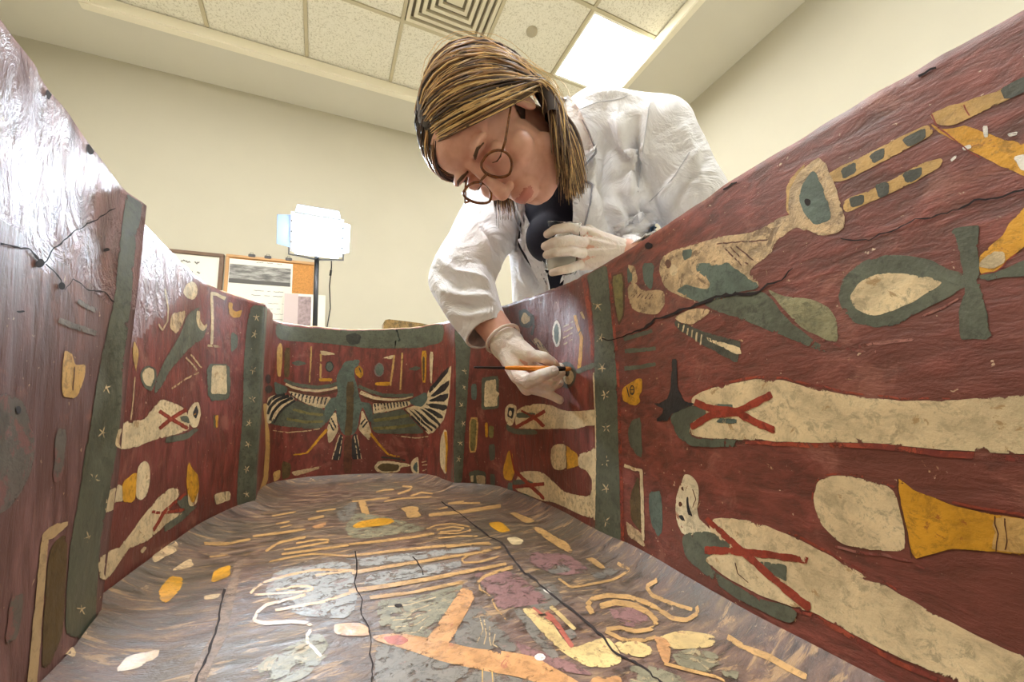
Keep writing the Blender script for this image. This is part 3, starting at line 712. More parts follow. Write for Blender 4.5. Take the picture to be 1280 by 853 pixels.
(None,'dark',0,1,'21215,7375 21202,7184 21165,7043 21115,6988 21066,7033 21030,7167 21017,7353 21030,7543 21067,7686 21116,7743 21166,7698 21202,7563'),
(None,'teal',1,1,'21188,7372 21178,7222 21152,7112 21116,7068 21080,7104 21053,7209 21044,7356 21054,7505 21080,7617 21116,7662 21152,7626 21178,7520'),
]),
('painted_vulture','w',[
(None,'teal',2,0,'21485,7816 21814,7945 21814,7503 21691,7335 21691,6734 21767,6031 21815,5280 21920,4852 21815,4275 21786,3441 21691,2878 21410,2895 21336,3460 21263,4286 21190,4910 21318,5701 21264,6229 21282,6766 21374,7314'),
(None,'olivedark',3,0,'21503,6348 21691,6463 21663,4122 21634,2830 21447,2841 21503,4126'),
(None,'brown',0,0,'21447,2790 21644,2778 21634,467 21428,493'),
('face','ochre',3,0,'21704,7225 21805,7519 21901,7228 21901,6812 21824,6600 21717,6898'),
('face','dark',4,1,'21794,7327 21832,6999 21854,7019 21816,7348'),
('wing#L','green',0,1,'20011,6316 20270,6067 20508,5940 20850,5850 21146,5974 21443,6285 21416,6513 21127,6205 20850,6085 20519,6168 20298,6284 20056,6522'),
('wing#L','cream',1,1,'20069,6104 20274,5877 20510,5717 20851,5655 21142,5774 21419,6027 21403,6180 21131,5929 20850,5811 20517,5869 20295,6019 20100,6239'),
('wing#L','brown',1,1,'20097,5843 20507,5484 20851,5412 21143,5554 21383,5776 21364,5948 21130,5728 20849,5588 20520,5653 20123,6003'),
('wing#L','cream',1,0,'20111,5774 20585,5467 20921,5320 21172,5380 21136,4909 20974,4573 20673,4805 20384,5241'),
('wing#L','black',2,1,'20243,5618 20215,5415 20200,5313 20223,5285 20249,5379 20287,5574'),
('wing#L','black',2,1,'20340,5588 20314,5384 20300,5281 20321,5253 20346,5348 20381,5545'),
('wing#L','black',2,1,'20432,5559 20406,5349 20392,5092 20415,5079 20438,5323 20471,5516'),
('wing#L','black',2,1,'20520,5532 20495,5319 20481,5061 20503,5048 20525,5294 20558,5488'),
('wing#L','black',2,1,'20605,5459 20581,5245 20567,4985 20588,4973 20611,5220 20643,5416'),
('wing#L','black',2,1,'20690,5432 20666,5217 20652,4956 20673,4944 20695,5193 20727,5389'),
('wing#L','black',2,1,'20774,5406 20750,5190 20737,4928 20757,4916 20780,5166 20812,5363'),
('wing#L','black',2,1,'20859,5380 20835,5163 20821,4900 20842,4888 20865,5139 20897,5337'),
('wing#L','black',2,1,'20945,5354 20920,5136 20906,4872 20927,4860 20950,5112 20983,5310'),
('wing#L','black',2,1,'21030,5327 21006,5109 20992,4844 21013,4832 21036,5085 21069,5284'),
('wing#L','green',0,0,'20286,5220 20673,4805 20992,4598 21045,4034 21009,3476 20778,3290 20168,3518 19773,3701 19494,3851 19926,4372'),
('wing#L','olive',1,1,'20280,4492 20632,4215 20970,4100 20977,4278 20643,4387 20297,4658'),
('wing#L','olive',1,1,'20116,3926 20583,3668 20974,3693 20972,3870 20587,3841 20128,4091'),
('wing#L','cream',0,0,'20286,5420 20346,5118 19975,4607 19548,3665 18999,4266 18932,5137 19770,5531'),
('feather','black',2,1,'20268,5391 19888,5029 19615,4536 19451,4016 19602,3955 19717,4440 19950,4869 20304,5200'),
('feather','black',2,1,'20165,5523 19804,5277 19467,4863 19041,4379 19442,4325 19610,4768 19862,5111 20196,5325'),
('feather','black',2,1,'20053,5629 19749,5498 19454,5240 18927,4869 19396,4817 19593,5133 19794,5323 20077,5426'),
('feather','black',2,1,'20330,5187 20049,4800 19816,4325 19680,3860 19745,3802 19878,4245 20093,4685 20362,5049'),
('wing#L','teal',1,0,'19644,6337 20156,5972 20112,5575 19740,5482'),
('feather','black',2,1,'19599,5806 19578,5686 19500,5590 19311,5532 18880,5514 18654,5586 18542,5691 18603,5799 18803,5887 19208,5971 19477,5992 19569,5921'),
('feather','black',2,1,'19467,6398 19448,6253 19351,6129 19044,6033 18802,6039 18639,6122 18553,6246 18579,6377 18706,6484 18887,6544 19256,6588 19424,6529'),
('wing#L','teal',1,0,'21136,5274 21282,5356 21300,4717 21153,4031 21020,3577 20992,4598'),
('leg#L','cream',3,0,'21263,4649 21281,3873 21325,3205 21134,2361 21080,2441 21055,3372 21135,4006 21208,4287'),
('leg#L','black',4,1,'21092,3703 21191,3154 21224,3198 21124,3748'),
('leg#L','black',4,1,'21137,3957 21246,3339 21279,3383 21170,4002'),
('leg#L','ochre',3,1,'21038,3332 20809,2592 20606,1937 20458,1871 20294,1853 20297,1781 20464,1774 20633,1835 20851,2488 21087,3210'),
('tail#L','black',1,0,'21336,3001 21428,2842 21372,1359 21234,1307 21183,1461 21273,2148'),
('tail#L','cream',3,1,'21342,3011 21158,1396 21182,1372 21367,2989'),
('tail#L','cream',3,1,'21401,2798 21308,1351 21326,1341 21419,2788'),
('wing#R','green',0,1,'21769,5974 22042,5643 22388,5344 22784,5278 23188,5306 23182,5544 22784,5518 22403,5581 22072,5870 21803,6197'),
('wing#R','cream',1,1,'21806,5558 22145,5187 22536,5063 22912,5121 23166,5289 23160,5351 22906,5235 22538,5228 22166,5396 21843,5805'),
('wing#R','brown',0,1,'21849,5358 22147,4969 22537,4843 22914,4898 23131,5052 23109,5225 22903,5076 22538,5023 22164,5144 21876,5522'),
('wing#R','cream',1,1,'22136,4924 22375,4914 22619,4945 23069,5041 23135,4795 22846,4547 22496,4352 22149,4241'),
('wing#R','black',2,1,'22163,4888 22180,4677 22197,4440 22221,4448 22214,4688 22207,4903'),
('wing#R','black',2,1,'22243,4899 22260,4688 22277,4467 22300,4475 22293,4700 22286,4915'),
('wing#R','black',2,1,'22323,4911 22340,4699 22357,4494 22381,4503 22374,4711 22367,4926'),
('wing#R','black',2,1,'22404,4922 22421,4710 22438,4521 22462,4530 22455,4723 22448,4937'),
('wing#R','black',2,1,'22485,4933 22502,4721 22519,4547 22543,4558 22536,4734 22529,4948'),
('wing#R','black',2,1,'22566,4944 22583,4732 22601,4574 22625,4585 22618,4745 22610,4959'),
('wing#R','black',2,1,'22648,4955 22665,4742 22683,4600 22707,4612 22700,4756 22693,4970'),
('wing#R','black',2,1,'22730,4965 22748,4753 22765,4626 22789,4640 22782,4767 22775,4980'),
('wing#R','black',2,1,'22813,4975 22831,4763 22848,4651 22872,4667 22865,4778 22858,4990'),
('wing#R','black',2,1,'22896,4986 22914,4773 22932,4676 22956,4695 22949,4789 22942,5000'),
('wing#R','black',2,1,'22980,4996 22998,4783 23017,4700 23040,4723 23033,4800 23026,5010'),
('wing#R','green',0,0,'22135,4262 22496,4326 22908,4544 23069,4039 23298,3488 23504,3029 23421,2895 22845,2900 22224,2922 22096,3270 22096,3844'),
('wing#R','olive',1,1,'22160,3685 22624,3823 23084,3988 23070,4194 22613,4031 22150,3893'),
('wing#R','olive',1,1,'22137,3165 22622,3197 23258,3387 23246,3591 22615,3404 22134,3372'),
('wing#R','teal',1,0,'21805,5068 22096,4926 22135,4241 22106,3686 22037,3742 21911,4588'),
('wing#R','teal',1,0,'23077,5115 23596,5638 23663,5114 23448,4617 23207,4712 23077,4956'),
('wing#R','cream',0,1,'24878,7247 24831,6315 24786,5585 24670,4851 24452,3864 24135,3431 23862,3004 23662,2862 23207,3749 22950,4542 23252,4736 23448,4669 23596,5120 23663,5629 24002,6165'),
('feather','black',2,1,'23697,5625 23764,5875 24295,6713 24753,7176 24657,6755 24123,6060 23731,5467'),
('feather','black',2,1,'23731,5262 24211,5908 24758,6313 24759,6020 24481,5616 23930,5253'),
('feather','black',2,1,'23697,5009 24196,5358 24714,5483 24668,5188 24443,4952 23764,4928'),
('feather','black',2,1,'23564,4814 23849,4825 24624,4750 24625,4558 24404,4389 23797,4547'),
('feather','black',2,1,'23504,4561 23747,4498 24407,4075 24386,3927 24089,3915 23645,4348'),
('feather','black',2,1,'23345,4541 23534,4405 24007,3857 24249,3594 24181,3414 23747,3867'),
('feather','black',2,1,'23163,4552 23370,4260 23747,3642 24048,3371 24008,3219 23533,3638'),
('feather','black',2,1,'23035,4559 23229,4194 23545,3557 23849,3200 23829,3050 23370,3641'),
('feather','black',2,1,'22950,4516 23098,4179 23421,3466 23662,3037 23504,3131 23185,3801'),
('leg#R','cream',3,0,'21862,4589 21940,4165 22017,3763 22115,2958 22037,2498 21978,2656 21778,3234 21824,3615 21851,4090'),
('leg#R','black',4,1,'21852,3508 21970,3894 21940,3962 21823,3575'),
('leg#R','black',4,1,'21897,3299 22023,3709 21993,3777 21867,3365'),
('leg#R','ochre',3,1,'22048,2904 22270,2180 22500,1558 22655,1453 22822,1411 22826,1487 22663,1553 22531,1659 22317,2279 22104,3016'),
('tail#R','black',1,0,'21634,2902 21748,2977 21863,1391 21767,1319 21627,1332'),
('tail#R','cream',3,1,'21678,2822 21760,1315 21786,1322 21704,2831'),
('tail#R','cream',3,1,'21739,2870 21853,1337 21872,1345 21757,2879'),
]),
('painted_standard','w',[
(None,'ochrepale',0,1,'22655,8186 22614,7201 22552,6093 22605,6069 22667,7178 22708,8165'),
(None,'cream',0,0,'22376,7998 22600,8156 22682,8148 22620,7872'),
(None,'ochre',0,0,'22195,6313 22578,6378 22558,6056 22195,6129'),
]),
('painted_disc','w',[
(None,'greyfade',0,1,'22426,7179 22409,6933 22361,6757 22295,6694 22230,6764 22183,6946 22166,7193 22183,7440 22230,7620 22295,7682 22361,7612 22409,7427'),
(None,'teal',1,1,'22406,7180 22392,6975 22355,6828 22305,6776 22255,6833 22219,6985 22205,7191 22219,7397 22255,7546 22305,7599 22356,7540 22393,7387'),
]),
('painted_stick','w',[
(None,'ochrepale',0,1,'22866,8323 22845,7175 22815,5795 22861,5785 22890,7164 22912,8312'),
]),
('painted_mouth_sign','w',[
(None,'green',0,0,'23035,7152 23252,7362 23421,7167 23252,7017'),
]),
('painted_feather','w',[
(None,'ochre',0,0,'23421,8346 23630,8280 23584,6181 23448,6206'),
(None,'olivedark',1,0,'23462,7940 23550,7914 23534,6327 23470,6339'),
(None,'cream',0,0,'23732,8181 23894,8145 23829,6074 23764,6153'),
]),
('painted_feather','w',[
(None,'cream',0,0,'24500,3361 24663,3189 24692,1581 24611,648 24244,1168 24233,2582'),
(None,'ochre',1,1,'24470,3143 24581,2237 24565,860 24653,887 24704,2272 24624,3190'),
]),
('painted_border','w',[
(None,'ochrepale',0,1,'18349,4935 19125,3382 19311,2495 19281,796 18775,290 19288,40 19568,645 19598,2426 19544,3354 19083,4933'),
]),
('painted_sandal_sign','w',[
(None,'cream',0,0,'22162,792 22254,1164 22469,1205 23068,995 23098,845 22845,768 22811,463 22374,406 22224,538'),
(None,'olivedark',1,0,'22234,763 22334,1009 22495,1053 22886,893 22803,794 22761,544 22374,506'),
(None,'dark',0,1,'22344,1362 22656,1301 22966,1146 22975,1245 22661,1401 22347,1463'),
]),
('painted_loaf_sign','w',[
(None,'cream',0,0,'23321,1432 23200,1350 23098,995 23135,546 23218,322 23345,335'),
(None,'teal',1,0,'23298,1155 23200,999 23163,697 23298,409'),
(None,'creamdim',0,1,'23423,1089 23598,1167 23592,1224 23418,1147'),
(None,'creamdim',0,1,'23423,890 23630,978 23625,1035 23419,949'),
(None,'creamdim',0,1,'23453,552 23602,681 23588,732 23441,604'),
]),
('painted_strokes','w',[
(None,'creamdim',0,0,'20253,845 20550,895 20928,1009 20882,872 20636,684 20336,555'),
(None,'ochrepale',0,0,'19738,993 19962,1088 19968,562 19774,442'),
(None,'olivedark',0,0,'20004,1579 20259,1310 20222,531 20014,476'),
(None,'creamdim',0,1,'19659,3392 20170,3151 20639,3172 20904,3299 20899,3363 20636,3236 20170,3213 19664,3450'),
(None,'creamdim',0,1,'22719,2744 23251,2582 23665,2703 23659,2772 23252,2653 22723,2815'),
]),
('painted_band','w',[
(None,'green',0,0,'24996,9846 25452,9884 25415,7902 25375,6498 25314,4177 25252,1899 25212,297 24872,344 24996,2349 25057,5120 25057,7523'),
('star','cream',2,1,'25266,6884 25271,6949 25277,6882 25279,6806 25313,6828 25344,6827 25318,6789 25284,6764 25311,6663 25324,6570 25296,6638 25272,6742 25252,6677 25232,6631 25242,6700 25259,6769 25222,6809 25196,6863 25227,6851 25264,6809'),
('star','cream',2,1,'25269,5994 25286,6069 25284,5980 25272,5877 25300,5870 25324,5852 25300,5838 25272,5835 25284,5741 25286,5659 25270,5730 25258,5823 25224,5752 25193,5717 25214,5791 25249,5858 25224,5912 25207,5971 25232,5941 25257,5891'),
('star','cream',2,1,'25210,4888 25230,4936 25221,4867 25205,4796 25242,4765 25270,4719 25238,4723 25201,4755 25200,4681 25195,4616 25189,4681 25186,4755 25154,4724 25125,4717 25149,4762 25181,4794 25154,4888 25141,4977 25167,4916 25193,4820'),
('star','cream',2,1,'25269,3827 25302,3867 25280,3791 25245,3719 25271,3671 25290,3617 25264,3641 25237,3685 25227,3582 25211,3506 25212,3593 25222,3696 25196,3697 25173,3710 25195,3729 25221,3737 25209,3826 25206,3907 25223,3840 25236,3752'),
('star','cream',2,1,'25204,2685 25233,2696 25210,2649 25178,2613 25206,2526 25221,2442 25193,2497 25167,2587 25150,2518 25131,2468 25139,2537 25154,2609 25118,2633 25090,2674 25121,2674 25158,2648 25158,2720 25162,2785 25169,2722 25173,2651'),
('star','cream',2,1,'25171,1744 25194,1734 25172,1713 25146,1702 25159,1616 25163,1539 25146,1602 25132,1687 25101,1610 25071,1569 25090,1644 25123,1717 25097,1762 25079,1813 25104,1792 25130,1752 25139,1853 25153,1929 25153,1843 25145,1742'),
]),
('painted_bar','w',[
(None,'teal',0,0,'25443,5973 25603,6040 25612,5082 25445,5094'),
]),
('painted_pool_sign','w',[
(None,'green',0,1,'25735,6333 26224,6339 26322,4560 25752,4487'),
(None,'cream',1,1,'25829,6103 26149,6161 26189,5511 26293,5389 26240,5163 26249,4690 25834,4662'),
]),
('painted_bar','w',[
(None,'ochrepale',0,0,'25402,4084 25684,4084 25644,2106 25395,2086'),
(None,'olive',1,0,'25437,3993 25635,3994 25602,2192 25431,2178'),
]),
('painted_feather','w',[
(None,'ochre',0,0,'25880,3772 25983,3818 26012,2980 25929,2974'),
(None,'olive',0,0,'26016,3642 26208,3590 26199,2952 26040,2982'),
]),
('painted_bar','w',[
(None,'green',0,0,'26055,2585 26284,2655 26333,1788 26142,1689'),
]),
('painted_loaf_sign','w',[
(None,'green',0,0,'25376,965 25628,1140 26026,1072 26061,274 25492,265'),
(None,'cream',1,0,'25646,856 26003,846 26025,336 25684,370'),
(None,'cream',1,0,'25449,775 25556,849 25548,430 25464,484'),
]),
('painted_bar','w',[
(None,'green',0,0,'26178,976 26381,1019 26439,138 26277,47'),
]),
('painted_serpent','w',[
(None,'cream',1,0,'26958,4490 27177,4697 27634,4842 28075,4795 28497,4564 28906,4535 29328,4593 29456,4669 29462,4045 29213,3989 28915,3824 28526,3794 27921,3665 27026,3567 26932,3881'),
('head','cream',1,0,'26696,4852 26943,4692 26945,4267 26867,3710 26708,3650 26561,4015 26524,4585'),
('head','black',2,0,'26638,4645 26879,4593 26843,4036 26629,4145'),
('head','cream',3,1,'26793,4320 26790,4248 26772,4194 26744,4173 26714,4190 26688,4242 26675,4314 26678,4387 26696,4440 26724,4461 26755,4443 26780,4391'),
(None,'green',2,0,'26967,4370 27621,4410 27610,4161 26957,4102'),
(None,'green',2,0,'26622,3809 26784,3618 27116,3540 27751,3623 27765,3380 26978,3255 26650,3417'),
('crossed_ribbon','red',4,1,'27003,3523 27487,3981 27970,4433 27902,4573 27414,4127 26926,3676'),
('crossed_ribbon','red',5,1,'27456,4197 27689,3976 27912,3730 27986,3862 27761,4113 27528,4339'),
('crossed_ribbon','red',4,1,'27059,4471 27303,4308 27567,4138 27595,4223 27331,4395 27088,4559'),
]),
('painted_border','w',[
(None,'cream',0,1,'29393,5994 29415,4680 29416,3237 29393,2104 29369,716 29419,751 29445,2126 29469,3250 29470,4682 29451,5986'),
]),
('painted_jar','w',[
(None,'cream',0,0,'28217,2939 28416,3130 28668,3163 28715,2209 28516,2033 28329,2039 28219,2378'),
(None,'ochre',1,1,'28645,3156 28991,2868 29015,2432 28694,2167'),
(None,'brown',2,1,'28642,3155 28692,2165 28718,2178 28671,3164'),
]),
('painted_serpent','w',[
(None,'cream',0,0,'28991,2880 29313,3097 29453,3359 29428,812 29196,680 28790,641 28452,644 28024,462 27177,471 27155,790 27264,1448 27760,1708 28023,1731 28279,1565 28539,1334 28779,1258 29199,1409 29317,1592 29351,2113 29204,2346 29015,2384'),
('head','ochre',1,0,'26793,2463 26971,2288 27056,1531 27116,1348 27030,856 26741,862 26671,1396'),
('head','teal',1,0,'26905,716 27076,835 27116,274 26914,169'),
('head','red',2,1,'26840,2411 27061,1436 27225,1279 27264,1359 27119,1486 26902,2445'),
(None,'green',2,0,'27067,956 27582,1193 27792,1143 27603,855 27085,715'),
(None,'green',1,0,'27116,274 27545,511 27931,402 27844,197 27353,121'),
('crossed_ribbon','red',4,1,'27113,1319 27638,886 28102,523 28168,684 27710,1051 27192,1487'),
('crossed_ribbon','red',5,1,'27106,506 27660,874 28113,1188 28095,1343 27638,1038 27080,683'),
]),
('painted_shen_ring','w',[
(None,'greendark',0,1,'28939,5988 28900,5720 28785,5530 28624,5468 28456,5557 28327,5783 28269,6084 28298,6375 28411,6569 28582,6613 28762,6501 28892,6271'),
(None,'cream',1,1,'28859,5936 28836,5776 28769,5664 28673,5630 28575,5684 28499,5815 28465,5989 28484,6156 28552,6270 28652,6298 28754,6236 28829,6103'),
(None,'greendark',2,1,'28714,6121 28703,6040 28669,5984 28620,5969 28570,5998 28531,6065 28514,6152 28524,6235 28559,6291 28608,6305 28660,6274 28698,6207'),
(None,'green',0,0,'28909,6220 29447,6377 29463,6161 28939,6004'),
]),
('painted_fish','w',[
(None,'white',0,0,'28100,8578 28252,8279 28308,7775 28272,7369 28152,7296 28005,7725 27979,8159 28021,8429'),
(None,'teal',1,0,'28108,8434 28207,8155 28238,7587 28164,7412 28071,7777 28033,8142'),
(None,'creamdim',0,1,'28374,8111 28561,8153 28757,8223 28728,8275 28534,8206 28351,8165'),
(None,'creamdim',0,1,'28387,7866 28572,7912 28764,7985 28736,8037 28545,7965 28364,7920'),
(None,'creamdim',0,1,'28399,7622 28582,7672 28771,7749 28743,7800 28556,7724 28376,7675'),
(None,'creamdim',0,1,'28413,7344 28593,7398 28778,7480 28751,7530 28567,7449 28390,7395'),
]),
('painted_disc','w',[
(None,'greendark',0,0,'26654,9515 26874,9498 27261,9012 27321,8619 27067,8473 26765,8689'),
(None,'cream',1,0,'26856,9351 27112,9027 27130,8794 26904,8718 26770,8999'),
(None,'greendark',0,1,'27246,8619 27194,8145 27290,8091 27342,8562'),
]),
('painted_wing_sign','w',[
(None,'creamdim',0,1,'27275,7832 27534,7438 27791,6983 27941,7100 27683,7563 27418,7969'),
(None,'dark',1,1,'27151,7937 27354,7583 27385,7607 27182,7961'),
(None,'dark',1,1,'27307,7821 27508,7472 27539,7496 27338,7844'),
(None,'dark',1,1,'27462,7706 27660,7363 27690,7387 27493,7730'),
(None,'dark',1,1,'27615,7594 27809,7257 27839,7280 27646,7618'),
]),
('painted_eye_sign','w',[
(None,'ochre',0,1,'28744,8501 28886,7978 29037,7478 29010,6753 28958,6219 29075,6180 29123,6713 29148,7453 29000,7976 28862,8490'),
(None,'ochrepale',0,1,'29022,8519 29140,8205 29212,8217 29103,8528'),
(None,'dark',1,1,'28965,7626 29109,7770 29078,7811 28932,7666'),
]),
('painted_border','w',[
(None,'vermilion',0,1,'29077,9898 29257,8581 29366,7107 29349,6500 29428,6470 29466,7076 29393,8531 29280,9814'),
]),
('painted_border','w',[
(None,'vermilion',0,1,'29793,9611 29845,7765 29886,6312 29894,3861 29907,1807 29910,214 29972,263 29968,1838 29955,3870 29946,6296 29906,7734 29855,9558'),
]),
('painted_band','w',[
(None,'green',1,0,'29269,9936 29535,9957 29781,9938 29816,8983 29856,7471 29890,6595 29898,4101 29907,1808 29907,45 29369,40 29410,665 29444,4072 29430,5868 29466,7071 29433,8335 29339,9525'),
('star','cream',2,1,'29554,8625 29564,8691 29572,8613 29574,8529 29624,8526 29667,8501 29630,8480 29580,8480 29618,8350 29635,8240 29597,8333 29561,8466 29531,8411 29497,8379 29514,8445 29543,8506 29484,8582 29438,8664 29492,8623 29551,8545'),
('star','cream',2,1,'29627,7368 29652,7436 29649,7343 29630,7242 29668,7219 29701,7187 29668,7185 29630,7197 29644,7092 29647,7004 29625,7088 29609,7193 29557,7137 29507,7119 29542,7185 29596,7235 29560,7308 29534,7382 29572,7334 29609,7266'),
('star','cream',2,1,'29642,6219 29672,6262 29657,6194 29633,6126 29685,6080 29723,6023 29679,6039 29627,6086 29624,6009 29616,5942 29607,6012 29605,6090 29556,6070 29511,6073 29549,6111 29598,6134 29559,6242 29539,6342 29579,6267 29615,6156'),
('star','cream',2,1,'29703,5234 29747,5268 29717,5195 29669,5128 29703,5074 29728,5017 29693,5045 29657,5093 29642,4989 29618,4912 29621,5003 29637,5107 29599,5112 29564,5129 29598,5145 29636,5150 29621,5244 29617,5328 29640,5256 29657,5162'),
('star','cream',2,1,'29713,4059 29753,4073 29720,4023 29676,3983 29713,3899 29732,3816 29695,3868 29659,3956 29634,3883 29606,3829 29619,3901 29642,3976 29589,3997 29548,4036 29595,4039 29647,4017 29648,4090 29655,4156 29665,4094 29668,4022'),
('star','cream',2,1,'29690,2864 29723,2863 29691,2833 29655,2812 29672,2731 29677,2656 29653,2711 29635,2790 29590,2699 29545,2642 29575,2728 29622,2817 29587,2852 29561,2895 29597,2884 29634,2855 29647,2960 29668,3043 29668,2957 29654,2852'),
('star','cream',2,1,'29709,1942 29748,1922 29704,1900 29653,1898 29654,1828 29648,1763 29637,1818 29632,1885 29588,1827 29547,1794 29580,1858 29625,1917 29585,1982 29564,2054 29603,2019 29640,1951 29664,2029 29690,2091 29679,2019 29658,1939'),
('star','cream',2,1,'29677,836 29702,806 29668,801 29631,813 29620,708 29600,620 29599,701 29611,807 29575,778 29542,764 29573,808 29609,844 29591,914 29584,985 29609,941 29628,873 29671,977 29713,1045 29686,954 29642,853'),
]),
('painted_feather','w',[
(None,'brown',0,0,'29838,9418 30106,9323 30101,7823 29977,7427 29911,8103'),
(None,'olive',1,0,'29868,9358 30076,9278 30072,7871 29979,7539 29935,8085'),
]),
('plaster_loss','w',[
(None,'chip',0,0,'30157,8746 30276,8819 30416,8342 30797,8060 30818,7634 30697,7384 30470,7542 30227,7871 30165,8276'),
(None,'chip',0,0,'30152,9477 30283,9340 30349,8752 30237,8605'),
(None,'brown',1,1,'30260,8245 30335,8347 30322,8379 30247,8277'),
(None,'brown',1,1,'30333,8172 30407,8276 30394,8307 30320,8202'),
(None,'brown',1,1,'30405,8098 30479,8206 30466,8236 30392,8128'),
(None,'brown',1,1,'30476,8025 30549,8136 30536,8166 30463,8055'),
(None,'brown',1,1,'30546,7954 30618,8068 30605,8097 30533,7982'),
]),
('painted_bar','w',[
(None,'teal',0,0,'30428,9242 30638,9069 30615,8336 30571,8234 30449,8605'),
(None,'teal',1,0,'30151,9420 30236,9136 30247,8846 30158,8816'),
]),
('painted_bar','w',[
(None,'green',0,1,'30070,6876 30333,6882 30590,6877 30573,7006 30314,7031 30049,7046'),
]),
('painted_bar','w',[
(None,'green',0,1,'30070,6463 30348,6382 30632,6317 30627,6440 30344,6525 30067,6628'),
]),
('painted_bar','w',[
(None,'green',0,1,'30049,5876 30343,5848 30629,5863 30617,5984 30333,5990 30042,6039'),
]),
('painted_eye_sign','w',[
(None,'ochre',0,0,'29986,5306 30230,5538 30369,5581 30363,5158 30296,5018 30336,4827 30204,4705 30000,4856'),
(None,'black',1,1,'30071,5332 30111,4985 30129,4990 30090,5336'),
(None,'black',1,1,'30228,5204 30221,5122 30203,5064 30179,5045 30156,5070 30140,5134 30135,5220 30142,5303 30160,5362 30184,5379 30207,5353 30223,5289'),
(None,'ochre',2,1,'30211,5207 30206,5144 30195,5098 30180,5083 30165,5103 30155,5151 30152,5217 30157,5281 30169,5326 30183,5341 30198,5321 30208,5272'),
(None,'black',3,1,'30154,5202 30213,5219 30209,5247 30151,5231'),
]),
('painted_loaf_sign','w',[
(None,'green',0,0,'30329,4354 30332,3125 30225,3171 30098,3478 30075,3944 30168,4267'),
]),
('painted_reed_sign','w',[
(None,'olivedark',0,0,'30260,2640 30287,1644 30276,937 30107,1184 30087,1820'),
(None,'cream',1,1,'29986,2748 30136,2695 30311,2684 30327,2781 30155,2795 30010,2849'),
(None,'cream',1,1,'30276,2739 30289,1759 30287,706 30345,753 30347,1794 30334,2764'),
(None,'chip',1,0,'30010,1102 30075,1046 30276,937 30370,550 30053,628'),
]),
('painted_loaf_sign','w',[
(None,'teal',0,0,'30448,2186 30666,2315 30668,1222 30577,1024 30476,1290 30428,1725'),
]),
('painted_falcon','w',[
(None,'chip',0,0,'30714,8683 30745,9077 30920,9098 31253,8919 31551,8754 31790,8503 31924,8488 32010,8542 32090,8496 32152,8549 32209,7978 32132,8186 32053,8115 31974,7995 31985,7836 31785,7662 31887,7145 31703,7195 31277,7266 30822,8014'),
(None,'teal',1,0,'30971,7860 31110,7931 31242,7721 31402,7532 31404,7759 31246,8178 31248,8363 31367,8279 31512,8043 31586,8064 31663,7807 31742,7593 31893,7145 31708,7191 31277,7263 31065,7689'),
(None,'teal',1,0,'31056,8963 31208,8830 31185,8616 31096,8617'),
('tail','green',0,0,'31282,7283 31650,7194 31906,7100 32084,6276 32354,5560 32328,5534 32121,5876 31770,6474 31424,7003'),
('wing','olivepale',1,0,'31918,7117 32028,6849 32260,6585 32344,6374 32392,6137 32401,5785 32377,5709 32226,5978 32137,6216 32028,6649'),
(None,'brown',1,1,'31548,8479 31725,7807 31734,7821 31558,8492'),
(None,'brown',1,1,'31616,8378 31781,7748 31790,7762 31625,8391'),
(None,'brown',1,1,'31677,8323 31826,7817 31833,7834 31686,8339'),
(None,'brown',1,1,'31491,8604 31940,8142 31940,8173 31490,8640'),
(None,'brown',1,1,'30916,8717 30909,8652 30891,8618 30867,8624 30842,8669 30825,8741 30819,8821 30827,8887 30845,8920 30870,8913 30894,8867 30911,8795'),
(None,'cream',1,1,'31006,8433 30998,8348 30976,8301 30947,8304 30918,8358 30897,8448 30890,8552 30899,8638 30922,8685 30951,8679 30980,8623 31000,8533'),
('leg','chip',0,0,'30934,7114 31193,7213 31397,7022 31374,6916 31188,6764 31056,6868'),
('leg','greendark',1,1,'30934,7066 31309,6516 31700,6066 31707,5945 31665,5578 31367,6058 31267,6238 30960,6815'),
('leg','cream',2,1,'31350,6340 31699,5930 31715,5788 31666,5789 31368,6249'),
('leg','cream',2,1,'31002,6939 30985,6792 31006,6772 31023,6918'),
('leg','cream',2,1,'31062,6834 31045,6664 31065,6645 31082,6816'),
('leg','cream',2,1,'31120,6734 31103,6539 31123,6522 31140,6716'),
('leg','cream',2,1,'31177,6636 31160,6418 31179,6403 31196,6619'),
('leg','cream',2,1,'31231,6541 31215,6301 31234,6287 31250,6525'),
('leg','cream',2,1,'31285,6448 31268,6188 31287,6175 31303,6435'),
]),
('surface_crack','w',[
(None,'crack',5,1,'29630,7186 29770,7031 29924,7020 30034,7013 30118,7048 30220,7059 30285,7086 30378,7046 30468,7091 30459,7130 30367,7116 30279,7126 30213,7097 30111,7086 30028,7050 29922,7047 29772,7072 29641,7229'),
(None,'crack',5,1,'30449,7079 30506,7102 30593,7149 30651,7245 30734,7223 30837,7184 30915,7212 30996,7190 31038,7235 31105,7235 31177,7204 31240,7223 31282,7225 31354,7210 31421,7213 31474,7263 31527,7236 31583,7202 31637,7169 31684,7149 31670,7248 31636,7212 31580,7300 31524,7279 31468,7319 31403,7312 31342,7298 31272,7302 31224,7302 31169,7255 31102,7278 31024,7314 30975,7284 30908,7258 30824,7273 30730,7263 30633,7320 30563,7231 30480,7186 30435,7116'),
(None,'crack',5,1,'31656,7194 31696,7125 31756,7071 31797,7042 31843,7032 31884,7063 31909,7112 31940,7162 31982,7144 32031,7159 32065,7207 32088,7288 32112,7332 32110,7346 32081,7319 32056,7241 32028,7179 31980,7183 31933,7215 31899,7149 31877,7097 31837,7093 31793,7120 31756,7133 31700,7194 31660,7234'),
